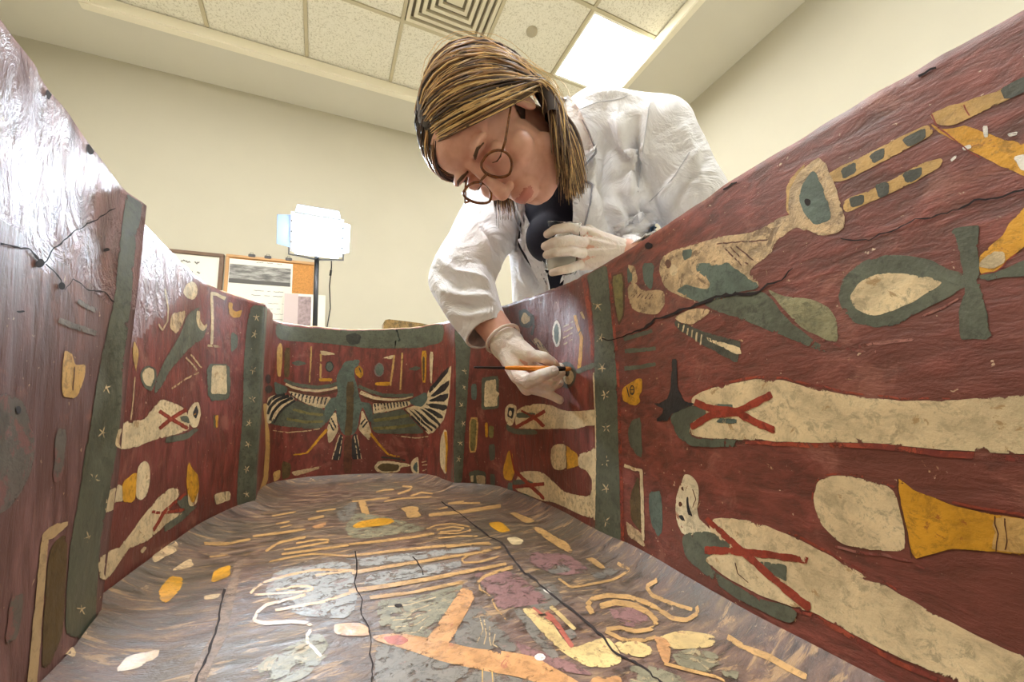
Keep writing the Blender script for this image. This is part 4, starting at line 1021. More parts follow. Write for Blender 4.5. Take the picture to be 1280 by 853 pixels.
(None,'crack',5,1,'32408,7591 32439,7557 32472,7511 32498,7472 32524,7436 32560,7412 32582,7368 32609,7401 32643,7427 32676,7421 32701,7401 32732,7411 32761,7443 32786,7461 32804,7463 32830,7499 32854,7463 32878,7435 32907,7429 32930,7436 32956,7428 32980,7406 33006,7433 33027,7418 33050,7422 33077,7430 33105,7463 33130,7463 33153,7429 33179,7413 33203,7392 33228,7388 33246,7393 33264,7397 33279,7386 33297,7379 33312,7387 33331,7380 33345,7383 33345,7410 33331,7407 33312,7403 33297,7412 33280,7414 33264,7430 33245,7419 33228,7411 33204,7417 33180,7430 33155,7460 33130,7492 33102,7492 33074,7460 33048,7455 33026,7432 33005,7448 32979,7426 32956,7448 32928,7463 32906,7447 32878,7468 32855,7484 32829,7514 32801,7489 32784,7481 32757,7467 32729,7432 32699,7432 32675,7438 32640,7457 32606,7417 32581,7384 32561,7427 32524,7462 32499,7491 32473,7538 32439,7573 32408,7613'),
(None,'crack',3,1,'30617,9613 30608,9572 30582,9564 30548,9591 30513,9647 30488,9716 30479,9780 30489,9822 30515,9830 30550,9801 30584,9745 30609,9676'),
(None,'crack',4,1,'32228,8551 32226,8514 32218,8495 32208,8499 32198,8526 32191,8566 32188,8612 32191,8650 32198,8668 32208,8663 32218,8637 32226,8596'),
(None,'crack',3,1,'31572,9865 31620,9861 31659,9865 31701,9840 31697,9880 31650,9927 31613,9900 31563,9925'),
(None,'crack',3,1,'32935,9846 32965,9834 32994,9849 33033,9807 33032,9843 32991,9884 32962,9872 32932,9898'),
]),
('painted_amulet','w',[
(None,'ochrepale',0,0,'32207,9446 32075,9226 32069,8643 32095,8466 32122,8937 32172,9273'),
(None,'chip',1,0,'32270,9413 32323,9177 32379,8649 32409,8349 32450,7795 32398,7719 32272,7819 32188,8077 32101,8441 32083,8657 32091,9042 32162,9309'),
(None,'teal',2,0,'32238,9175 32271,9054 32334,8451 32362,8021 32272,8041 32209,8221 32152,8684 32176,9005'),
]),
('painted_strap','w',[
(None,'ochrepale',0,0,'32328,8967 32440,8978 32599,8960 32793,8964 32943,8975 32972,8769 32825,8717 32652,8678 32455,8649 32341,8766'),
('bead','greendark',1,0,'32420,8915 32512,8934 32521,8710 32435,8699'),
('bead','greendark',1,0,'32598,8916 32698,8936 32699,8730 32626,8729'),
('bead','greendark',1,0,'32799,8921 32931,8933 32931,8756 32832,8729'),
]),
('painted_strap','w',[
(None,'ochrepale',0,0,'32419,8317 32579,8276 32765,8325 32900,8371 32986,8321 32993,8203 32903,8140 32733,8083 32575,8076 32438,8034'),
('bead','greendark',1,0,'32461,8299 32557,8259 32563,8090 32483,8100'),
('bead','greendark',1,0,'32621,8345 32705,8317 32708,8071 32643,8073'),
('bead','greendark',1,0,'32777,8343 32891,8322 32885,8164 32809,8127'),
]),
('painted_strap','w',[
(None,'ochrepale',0,0,'32949,9131 33123,9076 33305,8973 33444,8949 33433,8779 33317,8788 33179,8760 33018,8780'),
(None,'ochre',1,0,'32945,9011 33016,8741 33148,8686 33275,8246 33337,8021 33431,7648 33404,7243 33248,7824 33152,8223 32993,8736'),
('bead','greendark',2,0,'33310,8983 33395,8984 33445,8972 33432,8757 33317,8788'),
(None,'red',3,1,'32969,9091 32992,8811 33172,8073 33177,8087 32998,8822 32977,9091'),
(None,'red',3,1,'33161,9009 33171,8797 33177,8796 33167,9008'),
('paint_loss','white',3,0,'33294,7925 33329,7897 33329,7614 33296,7708'),
('paint_loss','white',3,0,'33219,8542 33237,8511 33226,8342 33210,8356'),
('paint_loss','white',3,0,'33102,8342 33146,8358 33151,8299 33108,8283'),
('paint_loss','white',3,0,'33025,8238 33060,8284 33066,8224 33034,8172'),
('paint_loss','white',3,0,'33292,8288 33323,8263 33315,8216 33294,8232'),
]),
('painted_ankh','w',[
(None,'green',0,0,'32392,6575 32423,6859 32543,7085 32679,7047 32783,6932 32886,6771 32949,6550 33032,6440 33025,6267 32935,6147 32809,6008 32692,5846 32601,5864 32503,5986 32422,6219'),
('loop_centre','cream',1,0,'32465,6521 32507,6711 32598,6783 32707,6725 32795,6619 32877,6486 32930,6392 32852,6277 32775,6166 32686,6087 32591,6059 32528,6167 32475,6348'),
(None,'green',1,1,'32985,7162 33106,7102 33084,6805 33065,6330 33069,5902 33073,5520 33050,5458 32962,5485 32966,5845 33008,6310 33004,6659'),
(None,'green',1,0,'33063,6390 33156,6374 33232,6453 33311,6470 33294,6204 33163,6264 33069,6279'),
]),
('painted_arm','w',[
(None,'ochre',0,0,'33076,6666 33183,6830 33242,7070 33284,7198 33412,7355 33383,6893 33302,6750 33212,6564 33125,6369 33067,6375'),
(None,'cream',2,0,'33076,6547 33133,6682 33179,6621 33173,6475 33118,6417 33072,6478'),
(None,'red',2,1,'33067,6366 33132,6363 33218,6551 33216,6566 33130,6379 33067,6384'),
]),
('painted_strokes','w',[
(None,'scuff',0,1,'32516,5565 32658,5571 32802,5557 32802,5606 32657,5624 32514,5620'),
(None,'scuff',0,1,'32308,5780 32448,5544 32596,5444 32597,5484 32452,5584 32313,5819'),
(None,'scuff',0,1,'32812,5909 32916,5981 32971,6077 32966,6110 32913,6016 32809,5945'),
]),
('painted_serpent','w',[
(None,'cream',1,0,'31132,4854 31304,5014 31434,5089 31810,5194 32043,5117 32227,4949 32452,4772 32688,4655 32904,4637 33137,4687 33437,4737 33383,3917 33104,3955 32884,3929 32619,3994 32263,3928 31727,3896 31173,3865 31091,3994 31124,4139 31179,4404'),
('crossed_ribbon','red',4,1,'31175,4663 31375,4494 31671,4424 31841,4612 31977,4782 31952,4915 31814,4749 31664,4581 31394,4662 31210,4829'),
('crossed_ribbon','red',5,1,'31159,4026 31395,4344 31661,4401 31825,4192 31983,4059 32003,4195 31852,4330 31674,4558 31371,4507 31109,4175'),
(None,'green',3,0,'30833,4357 30948,4551 31182,4674 31357,4606 31337,4450 31157,4242 31112,3984 31173,3845 31730,3902 31729,3744 31290,3643 31108,3654 30940,3851'),
(None,'teal',3,1,'31420,4614 31613,4587 31615,4659 31422,4690'),
(None,'teal',3,1,'31433,4257 31656,4225 31661,4329 31439,4369'),
('headdress','black',4,1,'30892,5967 30964,5940 30970,5136 31056,4799 31212,4694 31119,4637 31020,4549 30873,4451 30794,4246 30566,4235 30716,4451 30739,4588 30574,4737 30802,4858 30862,5154'),
('outline','vermilion',0,1,'31128,4827 31447,5108 31818,5211 32059,5132 32236,4974 32456,4797 32688,4679 32904,4654 32905,4676 32688,4706 32457,4828 32239,5009 32061,5172 31817,5258 31440,5162 31114,4883'),
('outline','vermilion',0,1,'31729,3803 32263,3839 32617,3898 32880,3833 33099,3854 33360,3815 33366,3891 33104,3936 32884,3915 32620,3981 32264,3922 31731,3888'),
]),
('painted_serpent','w',[
('head','creamspot',1,0,'31035,2923 31132,2909 31208,2755 31219,2469 31185,2111 31213,1904 31387,1745 31147,1485 31083,1400 30960,1424 30891,1694 30881,2173 30963,2588'),
('head','brown',2,1,'31037,2554 31033,2522 31022,2495 31008,2480 30993,2481 30982,2498 30978,2526 30983,2558 30994,2586 31009,2600 31023,2599 31034,2582'),
('head','brown',2,1,'30993,2135 30989,2102 30977,2074 30962,2058 30947,2056 30936,2072 30932,2100 30936,2133 30948,2161 30964,2178 30979,2178 30989,2162'),
('head','black',2,0,'30917,1811 30989,1875 31032,1747 30975,1729'),
('head','black',2,0,'31050,2343 31072,2374 31091,2132 31131,1908 31056,1937'),
('head','brown',2,1,'31133,2577 31172,2350 31129,2138 31138,2137 31182,2355 31144,2587'),
(None,'cream',1,0,'31311,1969 31553,2177 31811,2245 32080,2191 32299,2059 32471,1914 32649,1792 32827,1608 32940,1548 33017,1520 33218,1414 33187,789 32996,861 32850,903 32638,871 32467,904 32267,979 32138,933 31850,850 31532,874 31310,969 31254,1096 31379,1345 31364,1613'),
(None,'green',2,0,'30959,1385 31309,1733 31548,1658 31587,1500 31303,1146 31282,1014 31393,873 31620,817 31850,790 32078,914 32150,849 32097,589 31919,581 31594,550 31265,715 31010,866'),
('crossed_ribbon','red',4,1,'31273,1166 31600,1432 31941,1637 32211,1759 32219,1888 31949,1782 31607,1596 31277,1349'),
('crossed_ribbon','red',5,1,'31278,1938 31581,1576 31949,1184 32219,947 32254,1103 31990,1329 31627,1714 31326,2060'),
(None,'green',3,1,'31831,1498 32058,1623 32066,1314 31947,1340'),
(None,'brown',3,1,'31597,1261 31627,1059 31727,996 31731,1013 31634,1075 31605,1272'),
('outline','vermilion',0,1,'32076,2216 32296,2082 32468,1937 32648,1812 32651,1842 32473,1969 32302,2116 32083,2253'),
('outline','vermilion',0,1,'32098,831 32261,887 32461,803 32633,753 32844,785 32852,862 32642,833 32472,884 32273,966 32107,907'),
]),
('painted_jar','w',[
(None,'cream',0,0,'32264,3211 32329,3350 32448,3411 32552,3390 32668,3298 32698,2424 32602,2315 32417,2253 32330,2407 32265,2693 32253,2966'),
(None,'ochre',1,1,'32670,3478 32743,3313 32864,3193 32989,3149 33285,3147 33269,2875 33057,2716 32974,2683 32849,2588 32715,2328'),
(None,'ochrepale',2,1,'32996,3143 33285,3147 33269,2875 32974,2683'),
(None,'brown',2,1,'32667,3463 32687,2860 32709,2331 32715,2341 32693,2869 32674,3469'),
(None,'brown',3,1,'32994,3130 32996,2936 32984,2684 32987,2686 33000,2940 32998,3135'),
(None,'brown',3,1,'33020,3120 33024,2959 33007,2725 33010,2725 33027,2962 33024,3125'),
(None,'vermilion',0,1,'32864,3220 32990,3183 33110,3172 33286,3163 33289,3198 33113,3207 32992,3217 32867,3253'),
(None,'vermilion',0,1,'32251,2907 32260,3201 32323,3359 32448,3435 32558,3404 32660,3316 32663,3345 32561,3434 32449,3467 32320,3390 32249,3213 32239,2905'),
(None,'scuff',0,1,'32378,2187 32478,2186 32600,2255 32707,2270 32710,2306 32602,2292 32480,2226 32381,2228'),
(None,'scuff',0,1,'32720,2232 32756,2216 32759,2244 32723,2261'),
]),
('painted_floor_figures','f',[
(None,'fblue',0,0,'457,4580 1450,4567 1391,4291 419,4267'),
(None,'fblue',0,0,'420,5093 1282,4990 1801,4880 1761,4771 417,4784'),
(None,'fgreen',0,0,'500,3962 796,3860 1280,3952 1238,3818 881,3305 746,3118 578,3285 463,3496'),
(None,'fgrey',0,0,'1269,3561 1289,3358 1309,3113 1306,2725 1114,2803 887,3010'),
(None,'fgrey',0,0,'416,3280 613,3052 769,2855 1072,2584 1438,2242 1350,2109 355,2564'),
(None,'fgreen',0,0,'312,6469 525,7402 1111,6579 1422,5789 387,5798'),
(None,'fgrey',0,0,'221,7540 595,8395 494,6861 265,6720'),
(None,'fgrey',0,0,'1730,3520 2065,3592 1994,3262 1790,3122 1629,3240'),
(None,'fgrey',0,0,'2181,3906 2443,3982 2401,3759 2161,3757'),
(None,'fgrey',0,0,'2522,3636 2779,3656 2838,3536 2530,3461'),
(None,'fblue',0,0,'-417,5048 319,5085 364,4181 286,3669 -122,3925 -410,4447'),
(None,'fgreen',0,0,'-312,3331 59,3582 139,3269 -18,3024 -231,3043'),
(None,'fgrey',0,0,'1507,3296 1575,3206 1536,2580 1460,2557 1452,2828'),
(None,'mauve',0,0,'1455,4169 1837,4017 1861,3242 1611,3279 1401,3300 1428,3606'),
(None,'mauve',0,0,'2271,3007 2517,2895 2428,2689 2248,2642 2147,2752'),
(None,'mauve',0,0,'2302,4463 2645,4217 2589,3673 2214,3689 2087,4145'),
(None,'mauve',0,0,'1321,2888 1398,2724 1585,2463 1632,2311 1448,2437 1307,2665'),
(None,'creamdim',1,1,'1221,3336 1165,3076 1068,2941 1072,2933 1173,3072 1230,3337'),
(None,'creamdim',1,1,'1223,3212 1164,3005 1106,2901 1112,2894 1172,3002 1232,3211'),
(None,'creamdim',1,1,'1225,3097 1163,2938 1144,2859 1152,2859 1170,2935 1233,3094'),
(None,'creamdim',1,1,'1227,2990 1163,2875 1168,2869 1233,2983'),
(None,'creamdim',1,1,'1162,2867 1183,2816 1191,2825 1169,2877'),
(None,'creamdim',1,1,'574,3774 733,3733 983,3765 985,3784 735,3751 575,3792'),
(None,'creamdim',1,1,'575,3640 729,3599 935,3656 937,3674 730,3615 577,3656'),
(None,'creamdim',1,1,'577,3515 725,3474 891,3554 892,3570 726,3489 578,3530'),
(None,'creamdim',1,1,'578,3398 722,3358 850,3459 849,3473 722,3372 580,3412'),
(None,'creamdim',1,1,'579,3289 719,3249 812,3370 809,3382 718,3263 581,3302'),
(None,'tan',1,1,'341,5596 753,5543 1101,5527 1407,5575 1427,5683 1115,5630 762,5644 343,5696'),
(None,'tan',1,1,'324,5151 793,5123 1253,5066 1947,4928 1979,5017 1271,5154 802,5210 324,5235'),
(None,'tan',1,1,'334,4632 812,4653 1339,4653 1765,4664 2022,4740 2043,4808 1788,4742 1358,4740 822,4749 333,4733'),
(None,'tan',1,1,'286,4181 662,4161 1040,4153 1457,4163 1849,4179 1880,4265 1481,4255 1057,4250 670,4265 284,4291'),
(None,'tan',1,1,'446,3979 843,3940 1286,3949 1303,4021 852,4017 449,4062'),
(None,'tan',1,1,'1364,5861 1533,6001 1765,5986 1935,5729 1895,5557 1923,5576 1967,5799 1790,6070 1548,6084 1372,5937'),
(None,'tan',1,1,'1918,5603 1693,5542 1465,5646 1448,5575 1674,5472 1899,5530'),
(None,'tan',1,1,'1485,5761 1714,5806 1850,5678 1876,5753 1735,5885 1500,5838'),
(None,'tan',1,1,'1868,5751 1786,5664 1513,5706 1496,5632 1767,5590 1858,5680'),
(None,'tan',1,1,'1407,5368 1711,5339 1902,5252 1926,5317 1730,5407 1422,5434'),
(None,'tan',1,1,'1412,4994 1732,4977 1953,4892 1975,4949 1750,5035 1425,5051'),
(None,'tan',1,1,'1886,4785 1594,4704 1468,4588 1464,4532 1581,4640 1866,4715'),
(None,'tan',1,1,'1452,4546 1451,4429 1620,4377 1878,4447 1897,4509 1637,4436 1472,4485 1480,4575'),
(None,'tan',1,1,'1906,4162 1706,4103 1541,4046 1422,3933 1422,3880 1530,3975 1683,4017 1874,4061'),
(None,'tan',1,1,'1407,3902 1376,3736 1414,3548 1375,3348 1377,3124 1388,3131 1391,3357 1435,3564 1402,3761 1437,3911'),
(None,'orange',1,1,'1253,3867 1316,3763 1284,3603 894,3011 744,3111 882,3308'),
(None,'orange',1,0,'406,3352 583,3318 755,3158 897,3022 1032,2881 1212,2768 1376,2634 1426,2499 1517,2274 1446,2173 1193,2490 1038,2607 911,2718 768,2851 616,3051 419,3278'),
(None,'ochrepale',2,1,'1004,2657 924,2440 931,2437 1011,2654'),
(None,'ochrepale',2,1,'1054,2617 983,2413 990,2411 1061,2614'),
(None,'red2',2,0,'473,3298 595,3277 644,3165 572,3133 499,3198'),
(None,'ochre',1,0,'420,6509 544,6738 832,6832 1010,6709 1025,6483 898,6336 632,6340 445,6364'),
(None,'tan',0,0,'600,8239 735,8177 712,6814 612,6808'),
(None,'tan',0,1,'499,8138 778,8158 1173,8209 1190,8362 787,8306 503,8283'),
(None,'tan',0,0,'1232,7352 1437,7429 1545,7267 1476,7027 1466,6628 1229,6629 1277,7057'),
(None,'tan',0,1,'1560,6585 2129,6536 2837,6658 2946,6944 2197,6773 1602,6790'),
(None,'tan',0,1,'1805,6940 2000,7041 2026,7158 1827,7052'),
(None,'tan',0,1,'996,8889 1176,9086 1388,9086 1412,9276 1192,9273 1005,9063'),
(None,'tan',0,1,'1374,8522 1673,8850 1802,9232 1797,9389 1692,9053 1391,8717'),
(None,'tan',0,1,'1824,9429 1643,9624 1600,9380 1776,9193'),
(None,'tan',0,1,'1566,8180 1842,8480 2009,8227 2059,8416 1881,8684 1586,8361'),
(None,'tan',0,1,'1034,7895 1343,8053 1929,7943 1963,8093 1363,8202 1045,8034'),
(None,'tan',0,1,'2426,7486 2097,7413 2064,7274 2385,7342'),
(None,'tan',0,1,'2062,7274 2607,7095 2656,7232 2099,7413'),
(None,'tan',1,1,'-794,6467 -484,6478 -179,6543 -190,6675 -500,6605 -815,6590'),
(None,'tan',1,1,'-1072,6211 -866,6319 -891,6435 -1099,6320'),
(None,'tan',1,1,'-552,5732 -506,5893 -422,6048 -159,6140 -170,6255 -440,6157 -530,5987 -577,5816'),
(None,'tan',1,1,'-367,5707 -71,5761 110,5814 126,5939 104,5978 102,5900 -78,5845 -377,5788'),
(None,'tan',1,1,'115,6004 -10,6061 -264,5999 -255,5911 -5,5969 115,5914'),
(None,'tan',1,1,'-374,5527 22,5552 341,5564 341,5662 16,5647 -386,5618'),
(None,'tan',1,1,'-478,5337 -260,5396 -43,5409 322,5157 326,5228 -46,5486 -269,5472 -490,5409'),
(None,'tan',1,1,'-172,7092 48,7198 39,7362 -185,7248'),
(None,'orange',0,0,'-117,6710 80,6925 68,6625 -44,6545'),
(None,'tan',0,1,'-593,7065 -422,7131 -434,7234 -607,7165'),
(None,'tan',0,1,'-707,7623 -379,7756 -391,7880 -723,7739'),
(None,'tan',0,1,'-79,7625 224,7667 223,7781 -85,7734'),
(None,'tan',0,1,'-515,6805 -374,6920 -386,7016 -529,6897'),
(None,'tan',1,1,'-520,4532 -496,4664 -439,4750 -251,4829 -10,4874 358,4705 361,4774 -14,4946 -262,4897 -454,4814 -516,4718 -540,4576'),
(None,'tan',1,1,'-493,4476 -282,4414 -74,4372 -8,4398 -15,4455 -79,4429 -289,4470 -503,4533'),
(None,'tan',1,1,'-6,4447 -41,4526 -168,4584 -332,4563 -322,4504 -162,4524 -41,4469 -17,4406'),
(None,'tan',1,1,'-409,3962 -403,4107 -359,4212 -184,4243 -67,4291 -79,4364 -196,4313 -375,4279 -427,4154 -433,3996'),
(None,'tan',1,1,'-420,3947 -335,3856 -130,3789 -36,3723 2,3648 14,3685 -32,3776 -134,3852 -343,3922 -422,4012'),
(None,'tan',1,1,'-3,3686 -35,3562 -29,3441 17,3342 65,3223 77,3240 30,3363 -12,3452 -14,3537 18,3647'),
(None,'tan',1,1,'-281,4070 58,4067 299,4159 294,4229 52,4133 -292,4133'),
(None,'tan',1,1,'-5,4715 337,4715 337,4785 -10,4783'),
(None,'orange',1,0,'150,3643 260,3615 345,3576 393,3484 392,3347 230,3421 159,3477'),
(None,'ochre',0,0,'-1286,4870 -1295,5218 -1187,5192 -1128,4918 -1146,4617 -1215,4684'),
(None,'ochre',0,0,'-967,5323 -852,5464 -780,5080 -916,4956'),
(None,'creamdim',0,0,'-906,4673 -773,4674 -777,4563 -869,4563'),
(None,'tan',0,0,'-1085,3512 -1086,3708 -942,3786 -919,3674 -994,3545'),
(None,'tan',0,1,'-1262,6201 -1023,6254 -800,6335 -822,6452 -1049,6366 -1291,6309'),
(None,'tan',0,1,'-1108,5792 -937,5798 -951,5861 -1124,5855'),
(None,'ochre',0,0,'2279,5846 2476,5820 2420,5303 2250,5287 2237,5610'),
(None,'cream',0,0,'2232,5064 2367,5054 2401,4877 2300,4750 2190,4800'),
(None,'tan',0,0,'2747,5355 2865,5323 2836,4787 2847,4534 2741,4247 2674,4263 2675,4716'),
(None,'tan',0,0,'2798,6244 2913,6273 2965,5596 2768,5575'),
(None,'tan',0,0,'2730,4009 2830,3991 2778,3681 2711,3688'),
(None,'tan',1,1,'2151,3629 2156,3407 2390,3395 2625,3394 2884,3439 2916,3488 2655,3440 2417,3441 2187,3449 2188,3664'),
(None,'tan',1,1,'2923,3481 2939,3687 2890,3647 2876,3445'),
(None,'tan',1,1,'2105,2963 2143,3096 2078,3066 2040,2936'),
(None,'tan',1,1,'2108,3049 2219,3129 2364,3125 2508,3029 2571,2882 2573,2732 2562,2598 2621,2505 2740,2492 2778,2531 2667,2544 2617,2633 2634,2768 2637,2932 2576,3095 2423,3204 2253,3209 2112,3113'),
(None,'tan',1,1,'2775,2509 2831,2565 2800,2569 2743,2514'),
(None,'tan',1,1,'2174,2978 2334,2989 2434,2895 2464,2745 2420,2626 2486,2650 2541,2790 2516,2966 2404,3080 2227,3072'),
(None,'tan',1,1,'2456,2663 2352,2604 2232,2623 2153,2719 2044,2741 2012,2694 2110,2672 2186,2575 2321,2550 2449,2614'),
(None,'tan',1,1,'1987,2685 2030,2548 2162,2464 2274,2459 2304,2500 2197,2504 2070,2584 2030,2720'),
(None,'tan',1,1,'2935,3121 2812,3136 2766,3081 2882,3061'),
(None,'tan',1,1,'2763,3098 2694,2949 2720,2704 2752,2563 2788,2585 2761,2730 2742,2980 2814,3119'),
(None,'creamfloor',0,0,'1574,3250 1665,3223 1674,3053 1701,2969 1658,2740 1656,2611 1865,2645 1977,2633 1941,2465 1876,2358 1754,2349 1642,2401 1597,2504 1560,2655 1559,2848 1555,3108'),
(None,'red2',2,1,'1710,3103 1696,2909 1643,2617 1686,2633 1745,2933 1763,3137'),
(None,'red2',2,1,'1652,3211 1674,3058 1695,2968 1719,2991 1699,3081 1678,3236'),
(None,'creamfloor',1,1,'1789,3168 1792,2982 1790,2798 1831,2824 1836,3014 1836,3205'),
(None,'fgrey',1,0,'1713,2825 1803,2833 1775,2726 1693,2707'),
(None,'creamfloor',1,0,'1968,2559 2126,2509 2166,2414 2131,2341 2026,2330 1936,2430'),
(None,'orange',2,0,'2281,2495 2336,2430 2293,2337 2133,2208 2111,2235 2181,2355'),
(None,'creamfloor',1,0,'2302,2473 2526,2471 2616,2334 2649,2250 2547,2208 2445,2245 2275,2312 2267,2411'),
(None,'fgreen',2,0,'2230,2283 2433,2261 2505,2137 2380,2028 2287,2036 2171,2159'),
(None,'tan',2,1,'2095,2212 2180,2094 2288,1970 2338,1839 2369,1853 2318,1987 2210,2114 2125,2234'),
(None,'tan',1,1,'2660,2189 2649,2050 2676,1904 2672,1792 2676,1682 2719,1695 2717,1807 2723,1922 2697,2071 2711,2211'),
(None,'fgreen',1,0,'2386,2025 2478,1966 2391,1914 2342,1969'),
(None,'fgreen',0,0,'1883,2309 2024,2244 2122,2045 1940,1940 1714,2079'),
(None,'white',2,1,'1435,2598 1420,2583 1401,2576 1382,2579 1368,2591 1362,2609 1367,2629 1380,2644 1400,2651 1420,2648 1434,2636 1440,2617'),
(None,'orange',1,0,'1539,2264 1613,2311 1772,2255 1726,2163 1596,2148'),
(None,'white',3,1,'1933,3377 1922,3374 1910,3386 1901,3411 1898,3442 1901,3471 1910,3490 1922,3493 1934,3480 1942,3455 1945,3423 1942,3395'),
]),
('floor_crack','f',[
(None,'crack',4,1,'1990,7491 1989,7156 2038,7011 2022,6745 2055,6583 2047,6361 2041,6161 2032,5885 2026,5695 2033,5512 2033,5305 2032,5156 2065,5068 2087,4911 2109,4945 2085,5102 2049,5184 2064,5349 2066,5564 2059,5750 2050,5915 2060,6192 2063,6387 2074,6623 2046,6795 2068,7079 2018,7227 2019,7555'),
(None,'crack',4,1,'2076,4901 2078,4775 2028,4592 1991,4435 1982,4332 1962,4211 1945,4110 1916,3983 1910,3862 1928,3840 1922,3770 1930,3668 1917,3583 1914,3490 1917,3424 1912,3356 1918,3252 1925,3185 1933,3088 1939,3018 1941,2957 1936,2881 1937,2825 1937,2770 1925,2709 1937,2664 1926,2615 1903,2549 1887,2481 1888,2425 1908,2394 1925,2348 1939,2317 1941,2288 1948,2259 1953,2224 1956,2192 1937,2153 1955,2128 1943,2094 1944,2063 1951,2038 1946,2000 1940,1971 1945,1950 1966,1959 1963,1980 1957,2004 1971,2046 1966,2074 1964,2102 1966,2133 1950,2159 1969,2195 1973,2233 1966,2269 1958,2297 1960,2331 1936,2357 1923,2405 1913,2442 1906,2490 1923,2554 1948,2623 1959,2677 1951,2725 1964,2784 1964,2843 1962,2899 1959,2970 1962,3036 1962,3113 1943,3201 1943,3274 1941,3382 1936,3440 1940,3514 1931,3594 1956,3690 1955,3803 1955,3875 1930,3885 1950,4008 1974,4131 1979,4225 2012,4356 2026,4463 2063,4615 2105,4800 2120,4955'),
(None,'crack',4,1,'392,5334 390,5189 389,4976 381,4862 375,4687 361,4578 338,4422 348,4219 368,4120 382,3998 366,3888 354,3808 356,3703 376,3575 393,3482 386,3411 393,3345 390,3263 376,3176 364,3115 372,3039 373,2990 363,2932 362,2876 351,2831 353,2784 347,2720 362,2677 359,2629 364,2627 367,2677 356,2721 359,2782 357,2828 367,2873 370,2928 383,2986 380,3040 374,3113 381,3172 395,3261 399,3345 398,3410 398,3484 386,3582 362,3706 366,3803 373,3881 390,3997 373,4126 358,4226 347,4419 372,4565 385,4681 396,4856 403,4974 402,5189 408,5332'),
(None,'crack',4,1,'977,4863 998,4741 994,4584 1002,4455 979,4316 992,4317 1009,4459 1009,4598 1011,4759 989,4886'),
(None,'crack',4,1,'688,3747 681,3731 668,3724 652,3726 637,3738 628,3756 626,3775 633,3791 646,3799 662,3796 677,3785 687,3766'),
]),
('floor_ridge','f',[
(None,'ridge',0,1,'-833,5648 -742,4716 -694,4215 -662,3834 -673,3534 -651,3189 -548,3086 -569,3412 -561,3711 -598,4114 -650,4616 -741,5534'),
(None,'crack',3,1,'-775,4768 -761,4630 -737,4514 -727,4398 -714,4318 -700,4215 -680,4114 -668,4011 -665,3952 -652,3877 -649,3795 -647,3715 -642,3661 -627,3592 -630,3556 -629,3489 -624,3430 -625,3389 -628,3346 -624,3289 -614,3236 -612,3187 -606,3143 -592,3131 -594,3169 -598,3222 -607,3275 -617,3334 -616,3377 -613,3416 -608,3465 -617,3540 -616,3580 -620,3642 -628,3695 -635,3777 -637,3861 -646,3935 -655,3997 -661,4099 -686,4206 -700,4306 -713,4385 -725,4502 -736,4605 -747,4734'),
(None,'chip',1,1,'-1311,3608 -1304,3580 -1309,3565 -1325,3567 -1348,3583 -1373,3612 -1391,3644 -1400,3672 -1395,3688 -1379,3687 -1355,3670 -1330,3640'),
]),
('plaster_loss','f',[
(None,'chip',0,0,'-1540,5472 -1585,5825 -1589,6067 -1481,6047 -1413,5850 -1463,5596 -1483,5380'),
(None,'chip',0,0,'-1327,5330 -1302,5571 -1268,5731 -1182,5516 -1255,5395'),
]),
]

def paint_mesh(name, items, surf, parent):
    vs = []; fs = []; mats = []; mi = []; ed = []
    for ix, (m, l, sharp, txt) in enumerate(items):
        poly = [(int(a)/1e4, int(b_)/1e4*(.36 if surf == 'w' else 1)) for a, b_ in (q.split(',') for q in txt.split())]
        cl = [p for i, p in enumerate(poly) if math.hypot(p[0]-poly[i-1][0], p[1]-poly[i-1][1]) > 2e-5]
        if len(cl) < 3: continue
        if m == 'crack': pass
        elif not sharp and len(cl) > 6: cl = chaikin(chaikin(cl, .18), .25)
        elif not sharp: cl = chaikin(cl, .16)
        else: cl = chaikin(cl, .08)
        off = .00032+.00009*l+.000015*min(ix, 6)+(.00012 if surf == 'f' else 0)*random.Random(txt).random()
        if surf == 'w': f = lambda s, z: wall(s+.0009*nz(s*170, z*170, 2), min(1, z/.36+.0022*nz(s*160, z*160, 6)), off)
        else: f = lambda x, y: (x, y, floor_z(x, y)+off)
        ar = abs(sum(a[0]*b_[1]-b_[0]*a[1] for a, b_ in zip(cl, cl[1:]+cl[:1])))/2; stp = min(.007, max(.0032, math.sqrt(ar)/7)); v_, f_ = fill(cl, stp, f)
        k0 = len(vs); vs += v_; ed += [max(q_, .30 if 1.0 not in FILL_EDGE or m == 'crack' else 0.06) for q_ in FILL_EDGE]
        # orient towards the viewer of the surface
        for t in f_:
            a, b_, c = (Vector(v_[i]) for i in t[:3]); nn = (b_-a).cross(c-a)
            if surf == 'f': ok = nn.z > 0
            else:
                i = min(int(np.searchsorted(SS, cl[0][0])), len(SS)-1); ok = nn.dot(Vector(NRM[i])) > 0
            fs.append(tuple(k0+i for i in (t if ok else t[::-1])))
        if m not in mats: mats.append(m)
        mi += [mats.index(m)]*len(f_)
    o = mesh_obj(name, vs, fs, [PM[q] for q in mats], parent, True)
    o.data.polygons.foreach_set('material_index', mi); o.data.attributes.new('edge', 'FLOAT', 'POINT').data.foreach_set('value', ed); o.data.update()
    return o
APART = ('painted_strokes', 'surface_crack', 'floor_crack', 'painted_floor_figures', 'plaster_loss', 'floor_ridge')
